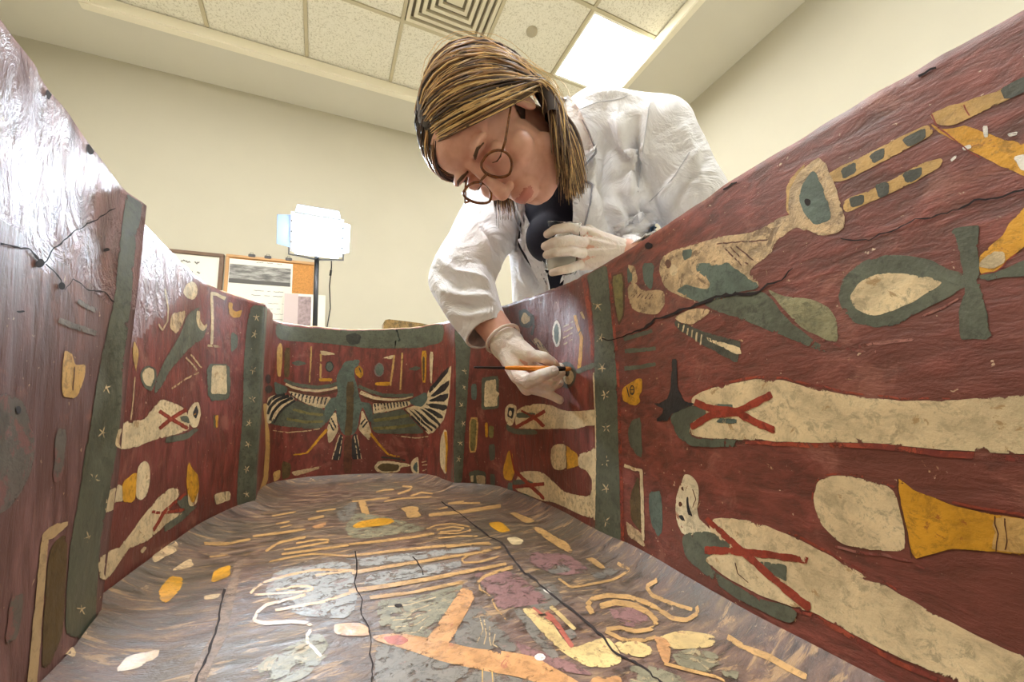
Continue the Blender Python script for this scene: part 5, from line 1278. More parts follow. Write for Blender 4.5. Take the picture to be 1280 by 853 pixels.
for (name, surf, items) in PAINT:
    if name in APART:
        for it in items: paint_mesh('painted_floor_figure' if name == 'painted_floor_figures' else 'painted_stroke' if name == 'painted_strokes' else name, [it[1:]], surf, coffin)
        continue
    main = [it[1:] for it in items if it[0] is None]
    subs = {}
    for it in items:
        if it[0] is not None: subs.setdefault(it[0], []).append(it[1:])
    po = paint_mesh(name, main if main else list(subs.values())[0], surf, coffin)
    if not main: subs.pop(list(subs.keys())[0])
    for sn, its in subs.items():
        sn = sn.split('#')[0]
        if sn in ('feather', 'bead', 'star', 'paint_loss', 'outline'):
            for it in its: paint_mesh(sn, [it], surf, po)
        else: paint_mesh(sn, its, surf, po)

# ---- what carries it
M_tab = plain('table_laminate', lin(206,204,198), .4); M_steel = plain('table_steel', lin(120,122,126), .35, metal=.9)
CW = coffin.matrix_world
zlow = min((CW @ Vector((x, y, -.04))).z for x in (-.2,.36) for y in (-.84,1.1))
tz = zlow-.03
tb = tag(empty('work_table', (.08,.13,0)), 'pale laminate work table under the coffin', 'table')
box('table_top', -.48, .44, -1.15, 1.15, tz-.035, tz, M_tab, tb, .004)
for sx in (-.44,.40):
    for sy in (-1.1,1.1): box('leg', sx-.02, sx+.02, sy-.02, sy+.02, 0, tz-.035, M_steel, tb)
M_foam = plain('foam_grey', lin(92,94,98), .9, var=.1, scale=90)
for k, y in enumerate((-.55, .72)):
    vs = []
    for x in (-.24,.40):
        for yy in (y-.06,y+.06):
            q = CW @ Vector((x,yy,-.041)); vs += [(q.x,q.y,tz+.0005),(q.x,q.y,q.z)]
    tag(mesh_obj('foam_wedge', vs, [(0,1,3,2),(4,6,7,5),(0,4,5,1),(2,3,7,6),(0,2,6,4),(1,5,7,3)], M_foam), ['grey foam wedge under the foot half of the coffin', 'grey foam wedge under the head half of the coffin'][k], 'foam wedge', 'foam wedges under the coffin')
# weathered block rising behind the head end
bk = []
prof = [(-.085,-.42),(-.085,-.012),(-.080,-.003),(-.070,.0),(-.02,-.001),(.03,-.003),(.085,-.010),(.1,-.016),(.1,-.42)]
q = at(515,402,1.235); W0 = COFR.to_4x4(); T = Matrix.Translation(q) @ W0
for yy in (0,.05):
    for x, z in prof: bk.append(T @ Vector((x, yy, z)))
n = len(prof); fsb = [tuple(range(n)), tuple(range(2*n-1, n-1, -1))]+[(i, i+n, (i+1)%n+n, (i+1)%n) for i in range(n)]
zmin = min(v.z for v in bk)
for v in bk:
    if v.z < q.z-.2: v.z = tz+.001
bo = mesh_obj('weathered_board', bk, fsb, worn(lin(150,120,66), .35, 1.25, 50, rough=.6, chips=lin(96,84,48), chip_t=.55, solid=True)); bm = bmesh.new(); bm.from_mesh(bo.data); bmesh.ops.recalc_face_normals(bm, faces=bm.faces); bm.to_mesh(bo.data); bm.free()
tag(bo, 'weathered yellow-brown wooden board standing behind the head end of the coffin', 'board')

# ------------------------------------------------------------------ the conservator
def add_ball(bm, c, r, R=None, seg=16):
    M = Matrix.Translation(c) @ (R.to_4x4() if R is not None else Matrix.Identity(4)) @ (Matrix.Diagonal((r[0], r[1], r[2], 1)) if isinstance(r, (tuple, list)) else Matrix.Diagonal((r, r, r, 1)))
    bmesh.ops.create_uvsphere(bm, u_segments=seg, v_segments=max(8, seg//2+2), radius=1.0, matrix=M)
def add_cap(bm, a, ra, b_, rb, seg=16):
    a = Vector(a); b_ = Vector(b_); add_ball(bm, a, ra, None, seg); add_ball(bm, b_, rb, None, seg)
    d = b_-a; L = d.length
    if L < 1e-5: return
    x, y = frame_of(d); d = d/L; s = max(-1, min(1, (ra-rb)/L)); c = math.sqrt(1-s*s)
    A = a+d*ra*s; B = b_+d*rb*s
    r0 = [bm.verts.new(A+(x*math.cos(2*math.pi*k/seg)+y*math.sin(2*math.pi*k/seg))*ra*c) for k in range(seg)]
    r1 = [bm.verts.new(B+(x*math.cos(2*math.pi*k/seg)+y*math.sin(2*math.pi*k/seg))*rb*c) for k in range(seg)]
    for k in range(seg): bm.faces.new((r0[k], r0[(k+1)%seg], r1[(k+1)%seg], r1[k]))
    bm.faces.new(r0[::-1]); bm.faces.new(r1)
def chain(bm, pts, seg=16):
    for (a, ra), (b_, rb) in zip(pts, pts[1:]): add_cap(bm, a, ra, b_, rb, seg)
def grow(bm, voxel, smooth=4, fac=.5):
    bmesh.ops.recalc_face_normals(bm, faces=bm.faces)
    me = bpy.data.meshes.new('tmp'); bm.to_mesh(me); bm.free()
    o = bpy.data.objects.new('tmp', me); COL.objects.link(o)
    md = o.modifiers.new('r', 'REMESH'); md.mode = 'VOXEL'; md.voxel_size = voxel
    if smooth: sm = o.modifiers.new('s', 'SMOOTH'); sm.iterations = smooth; sm.factor = fac
    bpy.context.view_layer.update()
    me2 = bpy.data.meshes.new_from_object(o.evaluated_get(bpy.context.evaluated_depsgraph_get()))
    bpy.data.objects.remove(o); return me2
def done(name, me, mat, parent, smooth=True):
    me.materials.clear(); me.name = name
    for m in (mat if isinstance(mat, (list, tuple)) else [mat]): me.materials.append(m)
    me.polygons.foreach_set('use_smooth', [smooth]*len(me.polygons)); me.update()
    return link(bpy.data.objects.new(name, me), parent)

# materials
m, nt, b = nodes_of('skin'); M_skin = m
n1 = tex(nt, coords(nt), 60, 4); nt.links.new(ramp(nt, n1, [(.3, lin(222,168,146)), (.7, lin(236,188,168))]), b.inputs['Base Color'])
b.inputs['Roughness'].default_value = .48; b.inputs['Subsurface Weight'].default_value = .12; b.inputs['Subsurface Radius'].default_value = (.01,.004,.002); b.inputs['Subsurface Scale'].default_value = .4
M_lip = plain('lips', lin(200,128,114), .4); M_brow = plain('brow_hair', lin(96,68,48), .7)
m, nt, b = nodes_of('coat_cotton'); M_coat = m
b.inputs['Base Color'].default_value = lin(246,246,250); b.inputs['Roughness'].default_value = .85; b.inputs['Sheen Weight'].default_value = .15
fo = tex(nt, coords(nt, (1,1,1)), 9, 5, .55, dist=1.4); p_ = bump(nt, b, fo, .7, .03); wv = tex(nt, coords(nt), 900, 1); bump(nt, b, wv, .12, .0004, p_)
M_seam = plain('coat_seam', lin(216,218,226), .85); M_edge_shade = plain('coat_edge_shade', lin(158,160,170), .85)
M_navy = plain('navy_knit', lin(26,28,46), .85, var=.2, scale=300)
m, nt, b = nodes_of('latex_glove'); M_glove = m
gn = tex(nt, coords(nt), 60, 4, .6, dist=1.2); nt.links.new(ramp(nt, gn, [(.3, lin(232,214,202)), (.7, lin(244,230,220))]), b.inputs['Base Color']); b.inputs['Roughness'].default_value = .5; bump(nt, b, gn, .5, .006)
b.inputs['Subsurface Weight'].default_value = .1; b.inputs['Subsurface Scale'].default_value = .3
M_trous = plain('trouser_cloth', lin(40,42,52), .9); M_shoe = plain('shoe_leather', lin(32,30,30), .5)

# head frame: x her right, y forward, z up
def cd(x, y, z): return (CAMR @ Vector((x, y, z)))
hx = cd(-.50,-.35,-.79).normalized(); hy = cd(-.02,-.91,.415); hy = (hy-hx*hy.dot(hx)).normalized(); hz = hx.cross(hy).normalized()
HR = Matrix((hx, hy, hz)).transposed()
bridge = at(601,221,.575)
HO = bridge-hy*.100-hz*.026
def H(x, y, z): return HO+HR @ Vector((x, y, z))

person = empty('person', (at(760,440,1.05).x+.02, at(760,440,1.05).y, 0.0))
tag(person, 'woman in white lab coat leaning over the coffin with a paintbrush and a glass', 'person')
def child(o):
    o.parent = person; o.matrix_parent_inverse = Matrix.Translation(-Vector(person.location)); return o

shL = at(820,172,.79); shR = at(618,272,.89); elL = at(887,335,.82); wrL = at(782,318,.72); elR = at(574,352,.745); wrR = at(638,436,.645)
neck0 = H(0,-.030,-.06); neck1 = at(716,195,.875); chest = at(722,285,.88); belly = at(738,365,.97); hip = at(760,440,1.06)

# -- body, one continuous surface
bm = bmesh.new()
def hb(x, y, z, r): add_ball(bm, H(x, y, z), r, HR, 20)
hb(0,-.012,.045,(.074,.094,.080)); hb(0,.036,.060,(.060,.052,.048)); hb(0,.034,-.020,(.060,.058,.080)); hb(0,.060,-.082,(.030,.028,.022)); hb(0,.030,-.070,(.048,.048,.030))
hb(0,.086,-.047,(.026,.018,.024))
for s in (-1,1):
    hb(s*.040,.058,-.014,(.025,.026,.024)); hb(s*.030,.080,.046,(.024,.012,.008)); hb(s*.032,.078,.021,(.017,.013,.012)); hb(s*.0105,.1045,-.017,(.0078,.009,.0065)); hb(s*.070,-.005,.0,(.007,.015,.026))
    add_cap(bm, H(s*.045,.035,-.055), .022, H(s*.015,.062,-.082), .02)
chain(bm, [(H(0,.084,.042), .0085), (H(0,.101,.008), .009), (H(0,.113,-.010), .0115)], 14)
hb(0,.0970,-.0435,(.020,.0080,.0048)); hb(0,.0950,-.0525,(.017,.0080,.0055)); 
chain(bm, [(H(0,-.025,-.03), .054), (neck0, .054), ((neck0+neck1)/2, .052), (neck1, .056)])
chain(bm, [(neck1, .06), (at(708,238,.88), .078), (chest, .10), (belly, .115), (hip, .125)])
chain(bm, [(at(760,190,.875), .055), (shL, .046), (elL, .038), (wrL, .028)]); chain(bm, [(at(675,235,.90), .06), (shR, .052), (elR, .038), ((elR+wrR)/2, .031), (wrR, .0245)])
HIPX = Vector((.09,0,0))
hl = hip+Vector((.03,-.09,-.02)); hr = hip+Vector((.05,.09,-.02))
feetL = Vector((hl.x+.02, hl.y-.02, .0)); feetR = Vector((hr.x+.04, hr.y+.03, .0))
for hj, ft in ((hl, feetL), (hr, feetR)): chain(bm, [(hj, .10), (hj*.5+Vector((ft.x, ft.y, .5))*.5-Vector((.02,0,0)), .068), (Vector((ft.x, ft.y, .48)), .052), (Vector((ft.x+.01, ft.y, .09)), .036)])
# hands under the gloves
def hand(bm, J, rs, wr, wrr, g=0.0):
    for name, pts in J.items():
        r = rs[name]; chain(bm, [(p, r[min(i, len(r)-1)]+g) for i, p in enumerate(pts)], 12)
    for name, pts in J.items():
        if name != 'thumb': add_cap(bm, wr, wrr+g, pts[0], .0125+g, 12)
    ks = [J[k][0] for k in ('index','middle','ring','little')]
    for a, b_ in zip(ks, ks[1:]): add_cap(bm, a, .0115+g, b_, .0112+g, 12)
    add_cap(bm, wr, wrr+g, J['thumb'][0], .0135+g, 12)
JR = {'index': [at(662,444,.606), at(680,447,.590), at(691,454,.594), at(695,459,.600)],
      'middle': [at(664,459,.622), at(692,469,.600), at(701,466,.606), at(700,459,.612)],
      'ring': [at(663,474,.624), at(689,483,.598), at(699,479,.604), at(697,471,.612)],
      'little': [at(659,485,.622), at(677,490,.606), at(689,494.5,.600), at(700,500.5,.600)],
      'thumb': [at(648,470,.604), at(660,477,.584), at(676,470,.566), at(692,464,.570)]}
RS = {'index': [.0100,.0090,.0080,.0070], 'middle': [.0100,.0090,.0080,.0070], 'ring': [.0095,.0085,.0075,.0068], 'little': [.0088,.0078,.0070,.0064], 'thumb': [.0130,.0115,.0098,.0082]}
JL = {'index': [at(730,291,.712), at(712,284,.668), at(694,287,.654), at(684,293,.662)],
      'middle': [at(732,304,.706), at(714,300,.660), at(692,303,.646), at(681,308,.656)],
      'ring': [at(731,317,.704), at(714,314,.660), at(694,316,.648), at(683,319,.658)],
      'little': [at(727,330,.708), at(712,336,.668), at(698,339,.658), at(690,341,.664)],
      'thumb': [at(752,300,.735), at(735,288,.745), at(712,292,.752), at(697,300,.745)]}
hand(bm, JR, {k: [q-.0012 for q in r] for k, r in RS.items()}, wrR, .024); hand(bm, JL, {k: [q-.0012 for q in r] for k, r in RS.items()}, wrL, .025)
me = grow(bm, .0026, 3)
body = child(done('body', me, [M_skin, M_lip], None))
inv = HR.transposed(); mi = []
for p in me.polygons:
    q = inv @ (p.center-HO); mi.append(1 if (q.y > .082 and -.0575 < q.z < -.0395 and abs(q.x) < .0215-.9*abs(q.z+.048)) else 0)
me.polygons.foreach_set('material_index', mi); me.update()
# eyebrows, eyelashes: laid on the skin
bvb = BVHTree.FromPolygons([v.co for v in me.vertices], [p.vertices for p in me.polygons])
def face_pt(x, z, lift):
    h_ = bvb.ray_cast(H(x, .16, z), -hy)[0]
    return (h_ if h_ is not None else H(x, .09, z))+hy*lift
for s in (-1,1):
    bm = bmesh.new(); add_tube(bm, [face_pt(s*.013,.042,.0004), face_pt(s*.022,.046,.0006), face_pt(s*.034,.048,.0006), face_pt(s*.045,.044,.0004)], [.0018,.0028,.0024,.0010], 8); child(bm_obj('eyebrow', bm, M_brow, None, True))
    bm = bmesh.new(); add_tube(bm, [face_pt(s*.018,.0165,.0004), face_pt(s*.026,.013,.0010), face_pt(s*.036,.013,.0010), face_pt(s*.045,.0165,.0004)], [.0007,.0012,.0012,.0007], 6); child(bm_obj('eyelashes', bm, M_brow, None, True))
# -- gloves
for nm, J, wr, cuff, lab in (('glove', JR, wrR, wrR+(elR-wrR).normalized()*.012, 'pale latex glove on the hand holding the brush'), ('glove', JL, wrL, wrL+(elL-wrL).normalized()*.055, 'pale latex glove on the hand around the glass')):
    bm = bmesh.new(); hand(bm, J, RS, wr, .0262); add_cap(bm, wr, .0272, cuff, .0292, 16)
    g = child(done(nm, grow(bm, .0015, 3), M_glove, None)); g['label'] = lab
    d = (cuff-wr).normalized(); x, y = frame_of(d); c = cuff+d*.012
    bm = bmesh.new(); n = 28; add_tube(bm, [c+(x*math.cos(2*math.pi*k/n)+y*math.sin(2*math.pi*k/n))*.0308 for k in range(n+1)], .0028, 8, False)
    r_ = bm_obj('cuff_roll', bm, M_glove, None, True); r_.parent = g

# -- shirt
bm = bmesh.new(); chain(bm, [(at(703,262,.83), .072), (at(700,292,.875), .100), (belly, .128), (hip, .14)]); add_ball(bm, at(688,298,.80), .052)
me = grow(bm, .006, 4); child(done('shirt', me, M_navy, None))
# -- lab coat
bm = bmesh.new()
chain(bm, [(at(748,172,.86), .100), (at(700,215,.90), .105), (at(728,292,.895), .145), (at(738,365,.985), .155), (hip, .165), (hip+Vector((.02,0,-.35)), .19)], 20)
chain(bm, [(at(752,168,.85), .088), (at(822,172,.80), .076), (at(868,262,.79), .070), (elL, .062), (at(806,322,.74), .046)], 20)
chain(bm, [(at(690,222,.90), .085), (at(622,268,.89), .075), (at(597,305,.825), .064), (at(576,350,.75), .0625), (at(592,384,.705), .050), (at(608,415,.680), .042)], 20)
add_ball(bm, at(778,262,.835), .075); add_ball(bm, at(755,225,.835), .07); chain(bm, [(at(662,318,.895), .045), (at(672,375,.93), .06)]); add_ball(bm, at(805,215,.82), .06)
me = grow(bm, .0045, 9)
# cut the front opening and the cuffs
def inpoly(x, y, P):
    c = False
    for i in range(len(P)):
        (x0, y0), (x1, y1) = P[i-1], P[i]
        if (y0 > y) != (y1 > y) and x < (x1-x0)*(y-y0)/(y1-y0)+x0: c = not c
    return c
fwd = cd(-.1,-.6,.79).normalized(); upv = cd(0,.79,.61).normalized(); upv = (upv-fwd*upv.dot(fwd)).normalized(); rgt = upv.cross(fwd)
def tor(p): q = p-chest; return (q.dot(rgt), q.dot(upv), q.dot(fwd))
bv = BVHTree.FromPolygons([v.co for v in me.vertices], [p.vertices for p in me.polygons])
def hit(px, py):
    o = CAMP; d = (at(px, py, 1)-CAMP).normalized(); r = bv.ray_cast(o, d)
    return (r[0], r[1]) if r[0] is not None else (at(px, py, .8), -d)
FOLDS = [([(772,150),(786,200),(788,250)], .014, .013), ([(757,170),(752,215),(762,265),(772,300)], -.012, .012), ([(745,180),(742,230)], .008, .010), ([(812,128),(806,190),(800,245)], .010, .010), ([(796,150),(795,200),(800,240)], -.012, .010), ([(870,190),(836,236),(812,262)], .008, .009), ([(880,205),(850,240),(830,275)], -.006, .010),
         ([(590,270),(605,310),(612,335)], .007, .012), ([(548,322),(570,342),(606,350)], .007, .008), ([(545,340),(570,356),(610,362)], -.007, .008), ([(552,362),(580,372),(612,372)], .006, .007), ([(560,378),(588,384),(614,382)], -.005, .006), ([(566,392),(590,396),(612,392)], .004, .006), ([(600,290),(620,310),(628,330)], -.006, .010),
         ([(762,250),(780,285),(790,310)], .010, .010), ([(775,245),(795,280),(806,300)], -.012, .010), ([(800,250),(812,270),(822,292)], -.016, .012), ([(640,310),(655,345),(668,372)], .007, .010), ([(650,305),(668,350)], -.006, .009), ([(730,120),(770,118),(806,122)], .004, .010), ([(850,150),(868,200),(880,240)], .005, .012)]
co = np.array([v.co[:] for v in me.vertices]); no = np.array([v.normal[:] for v in me.vertices]); dsp = np.zeros(len(co))
for pix, amp, wid in FOLDS:
    P3 = [hit(*q)[0] for q in pix]; best = np.full(len(co), 9.0); tt = np.zeros(len(co)); ns = len(P3)-1
    for i in range(ns):
        a_ = np.array(P3[i][:]); d_ = np.array(P3[i+1][:])-a_; t_ = np.clip(((co-a_) @ d_)/(d_ @ d_), 0, 1); ds = np.linalg.norm(co-a_-t_[:,None]*d_, axis=1)
        m2 = ds < best; best = np.where(m2, ds, best); tt = np.where(m2, (i+t_)/ns, tt)
    dsp += 1.8*amp*np.exp(-(best/(wid*.85))**2)*np.sin(np.pi*np.clip(tt*.8+.1, 0, 1))
for i, v_ in enumerate(me.vertices):
    q = co[i]; dsp[i] += .004*noise.noise(Vector((q[0]*14, q[1]*14, q[2]*9)))+.0018*noise.noise(Vector((q[0]*34+3, q[1]*34, q[2]*22)))
co += no*dsp[:,None]; me.vertices.foreach_set('co', co.ravel()); me.update()
bv = BVHTree.FromPolygons([v.co for v in me.vertices], [p.vertices for p in me.polygons])
VPIX = [(642,238),(652,262),(668,320),(686,376),(700,380),(708,330),(719,285),(720,225),(712,185),(694,150),(640,170)]
CI = CAMR.transposed()
def pix_of(c): q = CI @ (c-CAMP); return (640-q.x/q.z*490, 426.5+q.y/q.z*490)
bm = bmesh.new(); bm.from_mesh(me)
neckc = neck1
kill = []
cuffR = at(608,415,.680); dR = (cuffR-elR).normalized(); cuffL = at(806,322,.74); dL = (cuffL-elL).normalized()
for f in bm.faces:
    c = f.calc_center_median(); t = tor(c)
    if (t[2] > -.02 and inpoly(*pix_of(c), VPIX)): kill.append(f)
    elif c.z < .55: kill.append(f)
bmesh.ops.delete(bm, geom=kill, context='FACES')
for cc, dd in ((cuffR, dR), (cuffL, dL)):
    near = [v_ for v_ in bm.verts if (v_.co-cc).length < .075]; ns_ = set(near)
    ge = near+[e for e in bm.edges if e.verts[0] in ns_ and e.verts[1] in ns_]+[f for f in bm.faces if all(v_ in ns_ for v_ in f.verts)]
    bmesh.ops.bisect_plane(bm, geom=ge, plane_co=cc+dd*.006, plane_no=dd, clear_outer=True)
# straighten the cut front edges
for _ in range(6):
    be = [v_ for v_ in bm.verts if any(e.is_boundary for e in v_.link_edges) and v_.co.z > .9]
    nw = {}
    for v_ in be:
        nb = [e.other_vert(v_).co for e in v_.link_edges if e.is_boundary]
        if len(nb) == 2: nw[v_] = v_.co*.4+(nb[0]+nb[1])*.3
    for v_, q in nw.items(): v_.co = q
bm.to_mesh(me); bm.free()
coat = child(done('lab_coat', me, M_coat, None))
sd = coat.modifiers.new('thickness', 'SOLIDIFY'); sd.thickness = .004; sd.offset = -1
# collar, lapels, pocket: cloth pieces lying on the coat
def drape(name, pix, lift, mat, parent, thick=.004, step=None):
    poly = chaikin(pix); 
    vs2, fs2 = fill(poly, 6.0, lambda x, y: (x, y, 0))
    top = []; bot_ = []; EDG = list(FILL_EDGE)
    for v_ in vs2:
        p, nn = hit(v_[0], v_[1])
        if nn.dot(CAMP-p) < 0: nn = -nn
        tow = (CAMP-p).normalized(); nn = (nn*.5+tow*.5).normalized()
        e_ = .007 if EDG[len(top)] < .5 else 0.0; top.append(p+nn*(lift+thick+e_)); bot_.append(p+nn*(lift-.003+e_))
    n = len(top); tri = []
    for t in fs2:
        a, b_, c = (top[i] for i in t); tri.append(t if (b_-a).cross(c-a).dot(CAMP-a) > 0 else t[::-1])
    es = {}
    for t in tri:
        for i in range(3):
            e = (t[i], t[(i+1)%3]); es[e] = 1
    side = [(a, b_, b_+n, a+n) for (a, b_) in es if (b_, a) not in es]
    o = mesh_obj(name, top+bot_, tri+[tuple(i+n for i in t[::-1]) for t in tri]+[s_[::-1] for s_ in side], mat, None, False)
    o.parent = parent; return o
def seam(pix, parent, r=.0011):
    bm = bmesh.new(); pts = []
    for i in range(len(pix)-1):
        for k in range(6):
            t = k/6; p, nn = hit(pix[i][0]*(1-t)+pix[i+1][0]*t, pix[i][1]*(1-t)+pix[i+1][1]*t); pts.append(p+(CAMP-p).normalized()*.0006)
    pts = [pts[0]]+[(pts[i-1]+pts[i]+pts[i+1])/3 for i in range(1, len(pts)-1)]+[pts[-1]]
    add_tube(bm, pts, r, 5); o = bm_obj('seam', bm, M_seam, None, True); o.parent = parent
drape('collar', [(694,118),(712,126),(723,137),(735,163),(747,191),(733,207),(718,221),(713,195),(706,160)], .016, M_coat, coat, .006)
drape('lapel', [(717,223),(742,230),(738,255),(731,283),(722,312),(708,345),(702,352),(712,318),(718,280)], .014, M_coat, coat, .005)
drape('lapel', [(650,243),(640,258),(646,280),(664,318),(688,366),(692,364),(682,320),(666,278)], .014, M_coat, coat, .005)
pk = drape('chest_pocket', [(765,287),(790,272),(806,262),(818,283),(821,292),(800,302),(780,312),(772,303)], .004, M_coat, coat, .003)
drape('pocket_flap', [(766,284),(790,270),(804,261),(807,267),(792,277),(769,292)], .008, M_coat, coat, .003)
bg = drape('name_badge', [(808,284),(815,279),(819,289),(812,292)], .009, plain('badge_blue', lin(70,110,150), .4), coat, .002)
def edge_shade(pix, parent, lift):  # grey line along a cloth edge, standing in for the shadow there
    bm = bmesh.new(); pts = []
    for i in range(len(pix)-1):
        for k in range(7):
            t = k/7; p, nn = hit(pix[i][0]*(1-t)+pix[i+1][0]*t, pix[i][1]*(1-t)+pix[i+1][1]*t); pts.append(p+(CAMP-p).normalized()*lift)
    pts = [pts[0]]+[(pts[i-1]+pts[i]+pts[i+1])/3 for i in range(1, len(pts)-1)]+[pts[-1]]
    add_tube(bm, pts, .0021, 6); o = bm_obj('edge_shade', bm, M_edge_shade, None, True); o.parent = parent
edge_shade([(723,139),(735,163),(746,190),(733,205),(719,220)], coat, .027); edge_shade([(720,223),(741,230),(738,255),(731,281),(722,311)], coat, .025); edge_shade([(641,258),(647,280),(665,318),(687,362)], coat, .025)
seam([(722,138),(745,128),(775,124),(800,112)], coat); seam([(812,128),(806,170),(800,215),(797,245)], coat); seam([(862,190),(840,225),(806,258)], coat); seam([(738,232),(731,262),(724,300)], coat); seam([(769,296),(792,282),(812,271)], coat)

# -- trousers, shoes
bm = bmesh.new()
for hj, ft in ((hl, feetL), (hr, feetR)): chain(bm, [(hj, .115), (hj*.5+Vector((ft.x, ft.y, .5))*.5-Vector((.02,0,0)), .085), (Vector((ft.x, ft.y, .48)), .07), (Vector((ft.x+.01, ft.y, .10)), .062)])
child(done('trousers', grow(bm, .008, 4), M_trous, None))
for ft in (feetL, feetR):
    bm = bmesh.new(); chain(bm, [(Vector((ft.x+.02, ft.y, .045)), .042), (Vector((ft.x-.06, ft.y, .035)), .034), (Vector((ft.x-.15, ft.y-.01, .030)), .028)])
    me = grow(bm, .005, 3)
    for v_ in me.vertices: v_.co.z = max(v_.co.z, .002)
    child(done('shoe', me, M_shoe, None))

# -- hair: strands combed back from the brow, tucked behind the ears and falling
hair_m = []
for nm, c in (('hair_brown', lin(104,76,54)), ('hair_mid', lin(160,122,84)), ('hair_blonde', lin(226,190,128)), ('hair_dark', lin(56,40,30))):
    m, nt, b = nodes_of(nm); n1 = tex(nt, coords(nt), 40, 3)
    nt.links.new(ramp(nt, n1, [(.3, tuple(x*.7 for x in c[:3])+(1,)), (.7, tuple(min(1, x*1.25) for x in c[:3])+(1,))]), b.inputs['Base Color']); b.inputs['Roughness'].default_value = .38; b.inputs['Specular IOR Level'].default_value = .6
    hair_m.append(m)
down = Vector((0,0,-1))
SC = Vector((0,-.012,.045)); SR = Vector((.079,.099,.086))
def scalp(d, k=1.0): d = d.normalized(); return Vector((SC.x+d.x*SR.x*k, SC.y+d.y*SR.y*k, SC.z+d.z*SR.z*k))
rnd = random.Random(11)
def strand(d0, side, lift, length, jit, q):
    """over the skull to a line from behind the ear to the nape, then falling in the room"""
    A = Vector((.090,-.026,-.016)); B = Vector((.034,-.100,-.070))
    g3 = A*(1-q)+B*q; g3 = Vector((g3.x*side, g3.y, g3.z))+jit*.006
    gd = Vector(((g3.x-SC.x)/SR.x, (g3.y-SC.y)/SR.y, (g3.z-SC.z)/SR.z)); gk = gd.length; gd.normalize(); pts = []
    d0 = d0.normalized(); om = math.acos(max(-1, min(1, d0.dot(gd)))); N = 10
    for i in range(N):
        t = i/(N-1); d = (d0*math.sin((1-t)*om)+gd*math.sin(t*om))/max(1e-4, math.sin(om))
        k = 1.012+lift*math.sin(math.pi*min(1, t*1.05+.04)); k = k*(1-t*t)+max(gk, 1.03)*t*t
        pts.append(H(*scalp(d, k)))
    p = pts[-1].copy(); v = (pts[-1]-pts[-2]).normalized(); M_ = 9
    away = (HR @ Vector((side*.35, -.15, -1.0))).normalized()
    for i in range(M_):
        t = (i+1)/M_; bend = max(0, 1-t*1.7)
        v = (v*.5+down*(.30+.35*t)+away*.30*bend*(.35+.65*q)+jit*.05+(HR @ Vector((0,.12*math.sin(t*4.6+q*4+jit.x),0)))*.9).normalized()
        p = p+v*length/M_; pts.append(p.copy())
    return pts
groups = [[], [], [], []]
def classify(dn, side):
    r = rnd.random(); band = math.sin(dn.x*26+dn.y*9+side); front = dn.y > .12 and dn.z < .80 and side < 0
    if front and dn.z > .60 and r < .62: return 2
    return 2 if (band > .62 and r < .5) or r < .07 else (1 if r < .45 else (3 if r > .80 else 0))
made = 0
while made < 1750:
    side = -1 if rnd.random() < .80 else 1
    dn = Vector((side*abs(rnd.gauss(.30,.40)), rnd.uniform(-.9,.80), rnd.uniform(.05,1.0))).normalized()
    hl_ = .52 if dn.y > .55 else .52-.30*(.55-dn.y) if dn.y > .0 else .2
    if dn.z < hl_: continue
    if side > 0 and rnd.random() < .45: continue
    made += 1
    jit = Vector((rnd.gauss(0,.55), rnd.gauss(0,.55), rnd.gauss(0,.4)))
    q = min(1, max(0, .5-.62*dn.y+rnd.gauss(0,.16)))
    if side > 0: q = min(q, .25)
    Lh = rnd.uniform(.10,.185) if side < 0 else rnd.uniform(.07,.12)
    groups[classify(dn, side)].append((strand(dn, side, rnd.uniform(.01,.13), Lh, jit, q), rnd.uniform(.0008,.0017)))
for k in range(260):   # hair over the ear
    dn = Vector((-.9, rnd.uniform(-.25,.42), rnd.uniform(.12,.60))).normalized()
    jit = Vector((rnd.gauss(0,.55), rnd.gauss(0,.55), rnd.gauss(0,.4)))
    groups[classify(dn, -1) if rnd.random() < .6 else 0].append((strand(dn, -1, rnd.uniform(.03,.10), rnd.uniform(.10,.16), jit, rnd.uniform(0,.45)), rnd.uniform(.0009,.0018)))
for k in range(26):   # loose flyaway hairs
    dn = Vector((-abs(rnd.gauss(.3,.3)), rnd.uniform(-.9,.6), rnd.uniform(.3,1))).normalized()
    groups[2].append((strand(dn, -1, rnd.uniform(.14,.32), rnd.uniform(.06,.16), Vector((rnd.gauss(0,2.2), rnd.gauss(0,2.2), rnd.gauss(0,2))), rnd.uniform(0,1)), .0004))
hairs = []
for gi, gr in enumerate(groups):
    bm = bmesh.new()
    for pts, r in gr:
        n = len(pts); add_tube(bm, pts, [r*(.55 if i == 0 else 1.0 if i < n-4 else max(.25, (n-1-i)/4)) for i in range(n)], 4, False)
    hairs.append((gi, bm))
# under-layer that the strands lie on
bm = bmesh.new()
add_ball(bm, H(SC.x, SC.y-.004, SC.z+.002), (.0785,.099,.0865), HR, 24)
for q in (.1,.35,.6,.85):
    s_ = strand(Vector((-.5,-.4,.6)), -1, .0, .135, Vector((0,0,0)), q); s_ = s_[6:]
    chain(bm, [(pt, (.006 if i < 3 else .0125) if i < len(s_)-3 else .010-.002*(i-len(s_)+3)) for i, pt in enumerate(s_)], 10)
s_ = strand(Vector((.5,-.4,.6)), 1, .0, .09, Vector((0,0,0)), .15)[6:]; chain(bm, [(pt, .010 if i < len(s_)-3 else .005) for i, pt in enumerate(s_)], 10)
me = grow(bm, .003, 3)
bm = bmesh.new(); bm.from_mesh(me)
kl = []
for f in bm.faces:
    q = inv @ (f.calc_center_median()-HO)
    if q.y > .012 and q.z < .082-.020*max(0, (abs(q.x)-.02)/.05)-.50*max(0, .055-q.y): kl.append(f)
bmesh.ops.delete(bm, geom=kl, context='FACES'); bm.to_mesh(me); bm.free()
